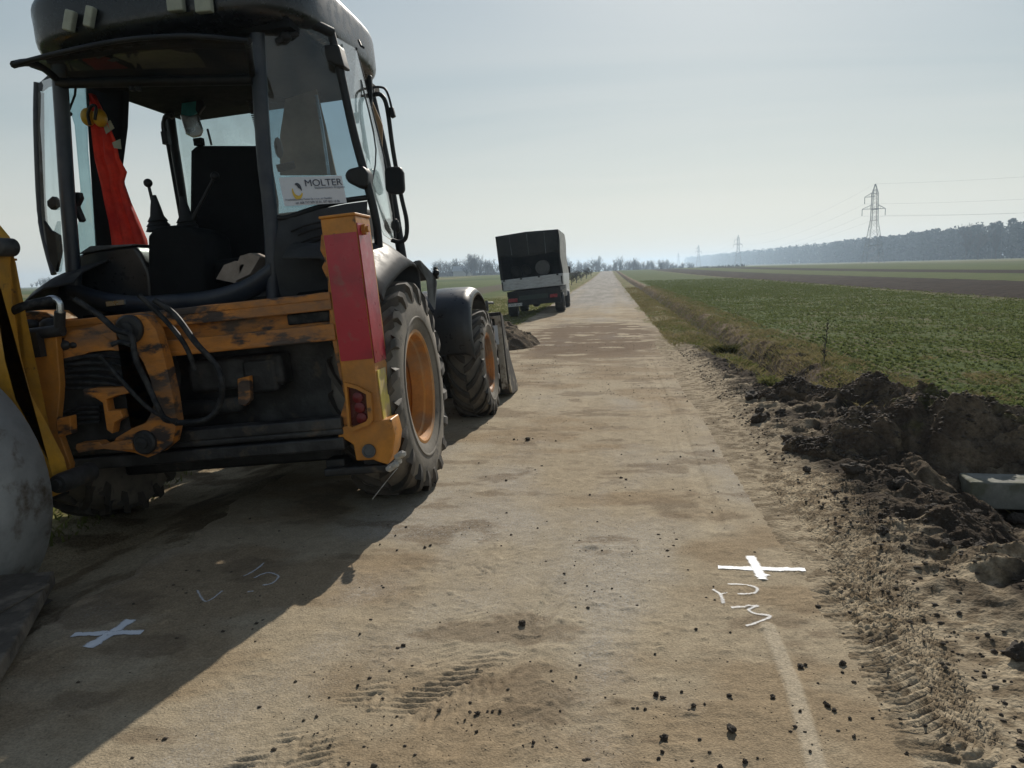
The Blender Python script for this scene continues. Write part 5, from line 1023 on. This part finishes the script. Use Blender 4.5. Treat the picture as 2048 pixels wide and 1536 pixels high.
#PART4
# ================================================================ TREES
def tree_mesh(seed, h, spread, tw, n0=9, shape='round', depth=4):
    r = random.Random(seed); vs, fs = [], []
    def seg(a, b_, r0, r1):
        d = (b_-a).normalized(); u = d.cross(V((.3, .9, .1))).normalized(); v_ = d.cross(u); k = len(vs)
        for p, rr_ in ((a, r0), (b_, r1)):
            for i in range(3): t = i*2.094; vs.append(tuple(p+(u*math.cos(t)+v_*math.sin(t))*rr_))
        for i in range(3): j = (i+1) % 3; fs.append((k+i, k+j, k+3+j, k+3+i))
    def grow(p, d, L, rad, lv):
        n = 3 if lv < 2 else 2; q = p
        for i in range(n):
            d2 = (d+V((r.uniform(-.16, .16), r.uniform(-.16, .16), r.uniform(-.02, .14)))).normalized(); e = q+d2*L/n
            seg(q, e, max(.042, rad*(1-.25*i/n)), max(.04, rad*(1-.25*(i+1)/n))); 
            if lv < depth:
                for _ in range(2 if lv else 3):
                    if r.random() < .85:
                        a = r.uniform(0, 6.28); s_ = spread*(1+.2*lv); dd = (d2+V((math.cos(a)*s_, math.sin(a)*s_, .25))).normalized(); grow(e, dd, L*r.uniform(.45, .72), rad*.55, lv+1)
            q = e; d = d2
    grow(V((0, 0, -.3)), V((0, 0, 1)), h*.55, tw, 0)
    me = np_mesh('tree', vs, fs) if False else None
    return vs, fs
def tmesh(name, vs, fs, m, h):
    v_ = np.array(vs); v_[:, 2] *= h/v_[:, 2].max(); me = np_mesh(name, v_, fs); me.materials.append(m); return me
TV = []
for k, (sp, d_) in enumerate(((.55, 4), (.75, 4), (.38, 4), (.9, 4), (.5, 3))):
    vs, fs = tree_mesh(100+k, 12, sp, .24, depth=d_); nt_ = 12
    TV.append((tmesh('trunk', vs[:18], [f for f in fs[:3*3] if max(f) < 18], M['bark'], 6.5) if False else None, tmesh('tree', vs, fs, M['bark'], 12)))
def put(me, name, x, y, h, label, cat, group, sx=1.0, sink=0):
    o = bpy.data.objects.new(name, me); C.objects.link(o); o.location = (x, y, float(base(np.array(x), np.array(y)))-sink); s = h/12
    o.scale = (s*sx, s*sx, s); o.rotation_euler = (0, 0, rnd.uniform(0, 6.28)); return tag(o, label, cat, group)
def at(px, Yd): d = ray(px, 540); return d.x/d.y*Yd
def topz(px, py, Yd): d = ray(px, py); return H+d.z/d.y*Yd
GL_ = 'bare trees of the grove left of the truck'
prof = [(868, 522), (880, 515), (888, 514), (900, 522), (910, 516), (918, 512), (928, 514), (938, 505), (946, 503), (953, 502), (962, 506), (970, 510), (978, 514), (986, 512), (994, 518), (1150, 522), (1160, 526)]
for i, (a, b_) in enumerate(prof[:15]):
    for q in range(2):
        Yd = 430+rnd.uniform(-30, 60); a2 = a+rnd.uniform(-6, 6); put(TV[rnd.randrange(5)][1], 'bare_tree', at(a2, Yd), Yd, (topz(a, b_, Yd))*rnd.uniform(.9, 1.15), 'bare grey tree in the distant grove left of the truck', 'tree', GL_, rnd.uniform(.8, 1.15))
for a, b_ in ((70, 562), (78, 556), (90, 552), (98, 553), (85, 560), (60, 568), (108, 556)):
    Yd = 520+rnd.uniform(-20, 60); put(TV[rnd.randrange(5)][1], 'bare_tree', at(a, Yd), Yd, max(4, topz(a, b_, Yd)), 'faint bare tree on the far left horizon behind the loader', 'tree', 'trees on the far left horizon', 1.2)
cen = [(1132, 524), (1143, 516), (1152, 520), (1160, 522), (1170, 523), (1178, 518), (1190, 515), (1198, 514), (1206, 520), (1216, 525), (1225, 527), (1232, 516), (1240, 514), (1250, 516), (1258, 520), (1266, 516), (1273, 517), (1282, 521), (1291, 522), (1300, 521), (1308, 524), (1318, 520), (1327, 518), (1335, 519), (1344, 523), (1355, 524), (1366, 523), (1376, 524), (1385, 523)]
for a, b_ in cen:
    for q in range(2):
        Yd = 560+rnd.uniform(-60, 90); a2 = a+rnd.uniform(-4, 4); zb = float(base(np.array(at(a2, Yd)), np.array(Yd)))
        put(TV[rnd.randrange(5)][1], 'bare_tree', at(a2, Yd), Yd, (topz(a, b_, Yd)-zb)*rnd.uniform(.85, 1.12), 'bare tree in the row along the horizon where the road ends', 'tree', 'row of bare trees at the end of the road', rnd.uniform(.75, 1.05))
# low scrub in front of the grove, at the far row and along the left verge
X_ = nr.uniform(-120, 75, 9000); Y_ = nr.uniform(440, 640, 9000); k = (X_ < -28) | (nr.uniform(0, 1, 9000) < .75); X_, Y_ = X_[k], Y_[k]
o = blades('undergrowth', 'blurred grey undergrowth beneath the distant bare trees', 'undergrowth', X_, Y_, 3.2, 1.1, leafmat('grey_scrub', (.045, .045, .035), (.07, .06, .045), .1), .2, base(X_, Y_))
for i, (a, b_, Yd, h) in enumerate(((1092, 575, 46, .9), (1104, 570, 52, 1.2), (1118, 566, 60, 1.4), (1130, 562, 68, 1.5), (1142, 560, 78, 1.6), (1152, 558, 90, 1.6), (1162, 556, 105, 1.7), (1172, 553, 125, 1.9), (1182, 551, 150, 2.0), (1080, 573, 58, .8))):
    put(TV[(i % 2)*2+1][1], 'bare_shrub', at(a, Yd), Yd, h, 'low brown leafless shrub on the left roadside beyond the truck', 'shrub', 'shrubs along the left roadside', 1.5)
# far wood on the right: one mass of pine and birch crowns
V_, F_ = [], []; pt_, ph_ = [], []
def wood():
    P = []
    y = 300.0
    while y < 3000:
        ex = 212+(y-390)*.035 if y < 2200 else 280
        for row in range(5): P.append((ex+row*7+rnd.uniform(-3, 3), y+rnd.uniform(-4, 4), (20+max(0, y-700)*.006)*rnd.uniform(.84, 1.12)*(1 if row else .93), row))
        y += 5.2*(1+y/1800)
    return P
P = wood(); vs, sz = [], []
for (x, y, h, row) in P:
    pine = rnd.random() < .72; nq = 130 if y < 900 else 60; r0 = h*(.17 if pine else .19)
    k = np.arange(nq); t = nr.uniform(0, 1, nq)**.8; z = h*(t if row else t**1.3); rad = r0*np.sqrt(np.clip(1-(np.abs(t-.45)/.6)**2.2, .04, 1)); a = nr.uniform(0, 6.28, nq); rr_ = rad*nr.uniform(.2, 1, nq)**.5
    c_ = np.stack([x+np.cos(a)*rr_, y+np.sin(a)*rr_, z], -1); s_ = nr.uniform(.5, 1.3, nq)*(1.05 if pine else .7); n1 = nr.normal(size=(nq, 3)); n1 /= np.linalg.norm(n1, axis=1)[:, None]; n2 = np.cross(n1, nr.normal(size=(nq, 3))); n2 /= np.linalg.norm(n2, axis=1)[:, None]
    vs.append(np.stack([c_+n1*s_[:, None], c_+n2*s_[:, None]*.8, c_-n1*s_[:, None], c_-n2*s_[:, None]*.8], 1).reshape(-1, 3))
V_ = np.concatenate(vs); o = link('wood', np_mesh('wood', V_, np.arange(len(V_)).reshape(-1, 4)), leafmat('pine_crowns', (.018, .026, .014), (.03, .034, .02), .1)); kind(tag(o, 'dark wood of pines and bare birches along the right horizon', 'wood'), 'stuff')
bm = B(); vs, fs = [], []
for (x, y, h, row) in P:
    if row < 2 and y < 1200 and rnd.random() < .4:
        k = len(vs); vs += [(x-.12, y, 0), (x+.12, y, 0), (x+.08, y, h*.9), (x-.08, y, h*.9)]; fs.append((k, k+1, k+2, k+3))
bm.free(); o = link('wood_trunks', np_mesh('wood_trunks', vs, fs), M['bark'], solid=.15); kind(tag(o, 'slender trunks inside the dark wood on the right', 'trunks'), 'stuff')
vs = None
for a, b_, Yd in ((1930, 446, 420), (1955, 452, 410), (1990, 455, 400)):
    put(TV[rnd.randrange(4)][1], 'bare_tree', at(a, Yd), Yd, topz(a, b_, Yd)*1.02, 'taller bare crown standing out above the dark wood on the right', 'tree', 'tall bare trees at the edge of the wood', .8)
# farm house in the grove
fh = empty('farmhouse', 'pale roofed farm building half hidden in the distant grove', 'farm building', loc=(at(925, 415), 415, 0))
bm = B(); box(bm, (0, 0, 1.3), (9, 7, 2.6)); obj('wall', bm, M['wallf'], fh)
bm = B(); prism(bm, [(-5, -4, 2.5), (-5, 4, 2.5), (-5, 0, 5.2)], (10, 0, 0)); obj('roof', bm, M['rooft'], fh)
# ================================================================ PYLONS AND WIRES
def pylon(x, y, h, label, thick=1.0):
    t = empty('lattice_pylon', label, 'pylon', loc=(x, y, 0), group='power line pylons'); t.rotation_euler = (0, 0, 0)
    s = h/30; bm = B(); w_ = .07*s*thick
    def wdt(z): return (2.9-(2.9-.95)*min(1, z/16.5) if z < 16.5 else .95-.15*(z-16.5)/10 if z < 26.5 else .8*(30-z)/3.5*.9+.08)*1.15
    zs = [0, 3.5, 7, 10.3, 13.4, 16.5, 18.5, 20.5, 22.3, 23.7, 25.2, 26.5, 28.2, 30]
    for a, b_ in zip(zs[:-1], zs[1:]):
        wa, wb = wdt(a), wdt(b_)
        for sx, sy in ((1, 1), (1, -1), (-1, 1), (-1, -1)): tube(bm, [V((sx*wa, sy*wa, a))*s, V((sx*wb, sy*wb, b_))*s], w_*1.5, 4)
        for (p, q) in (((1, 1), (1, -1)), ((1, -1), (-1, -1)), ((-1, -1), (-1, 1)), ((-1, 1), (1, 1))):
            tube(bm, [V((p[0]*wa, p[1]*wa, a))*s, V((q[0]*wb, q[1]*wb, b_))*s], w_*.7, 3); tube(bm, [V((q[0]*wa, q[1]*wa, a))*s, V((p[0]*wb, p[1]*wb, b_))*s], w_*.7, 3)
            if a in (7, 16.5, 20.5, 26.5): tube(bm, [V((p[0]*wa, p[1]*wa, a))*s, V((q[0]*wa, q[1]*wa, a))*s], w_, 4)
    obj('mast', bm, M['lattice'], t)
    tips = []
    for sx, L, z in ((-1, 3.7, 25.3), (-1, 4.5, 20.8), (1, 3.9, 20.8)):
        bm = B()
        for sy in (1, -1):
            tube(bm, [V((0, sy*.8, z))*s, V((sx*L, 0, z-.1))*s], w_*1.2, 4); tube(bm, [V((sx*.8, sy*.8, z+1.6))*s, V((sx*L, 0, z))*s], w_, 4)
        for q in (.35, .6, .8): tube(bm, [V((sx*L*q, .8*(1-q), z))*s, V((sx*L*q*.9, .8*(1-q), z+1.55*(1-q)))*s], w_*.7, 3)
        arm_ = obj('crossarm', bm, M['lattice'], t)
        bm = B(); lathe(bm, [(-2.6*s, .04*s), (-2.5*s, .13*s)]+[(-2.5*s+i*.2*s, (.15 if i % 2 else .09)*s) for i in range(12)]+[(0, .04*s)], V((sx*L, 0, z))*s, 'z', 6); obj('insulator', bm, M['ins'], arm_)
        tips.append(V((sx*L*s+x, y, (z-2.6)*s)))
    tips.append(V((x, y, 30*s))); return tips
PY = []
def pyl(px, ptop, pbase, label, th):
    Yd = 30/(topz(px, ptop, 1)-topz(px, pbase, 1)); x = at(px, Yd); PY.append(pylon(x, Yd, topz(px, ptop, Yd), label, th)); return x, Yd
a = pyl(1745, 368, 523, 'tall lattice pylon standing in front of the wood, nearest of the power line', 1.0)
b_ = pyl(1476, 470, 524, 'second lattice pylon rising over the left part of the wood', 1.3)
pyl(1397, 490, 527, 'third hazy lattice pylon above the left end of the wood', 1.5)
pyl(1357, 505, 529, 'fourth small lattice pylon over the trees at the end of the road', 1.6)
off = [V((p.x+150, p.y-130, p.z+1)) for p in PY[0]]; seq = [off]+PY
for i in range(len(seq)-1):
    for a, b_ in zip(seq[i], seq[i+1]):
        bm = B(); n = 24; L = (b_-a).length; pts = [a.lerp(b_, k/n)-V((0, 0, 4*(.02*L if L < 400 else 7)*(k/n)*(1-k/n))) for k in range(n+1)]; tube(bm, pts, .022 if i < 2 else .04, 4)
        tag(obj('power_line', bm, M['lattice']), 'thin power line wire hanging between the lattice pylons', 'power line', 'power line wires')
# ================================================================ HAZE
m = bpy.data.materials.new('haze'); m.use_nodes = True; n = m.node_tree.nodes; n.remove(n['Principled BSDF'])
pv = n.new('ShaderNodeVolumePrincipled'); pv.inputs['Color'].default_value = (.62, .80, 1.0, 1); pv.inputs['Density'].default_value = .00045; pv.inputs['Anisotropy'].default_value = .45
m.node_tree.links.new(pv.outputs[0], n['Material Output'].inputs['Volume'])
bm = B(); box(bm, (0, 1690, 12), (3300, 3620, 46)); kind(tag(obj('haze', bm, m), 'thin pale haze over the fields fading the far wood', 'haze'), 'stuff')
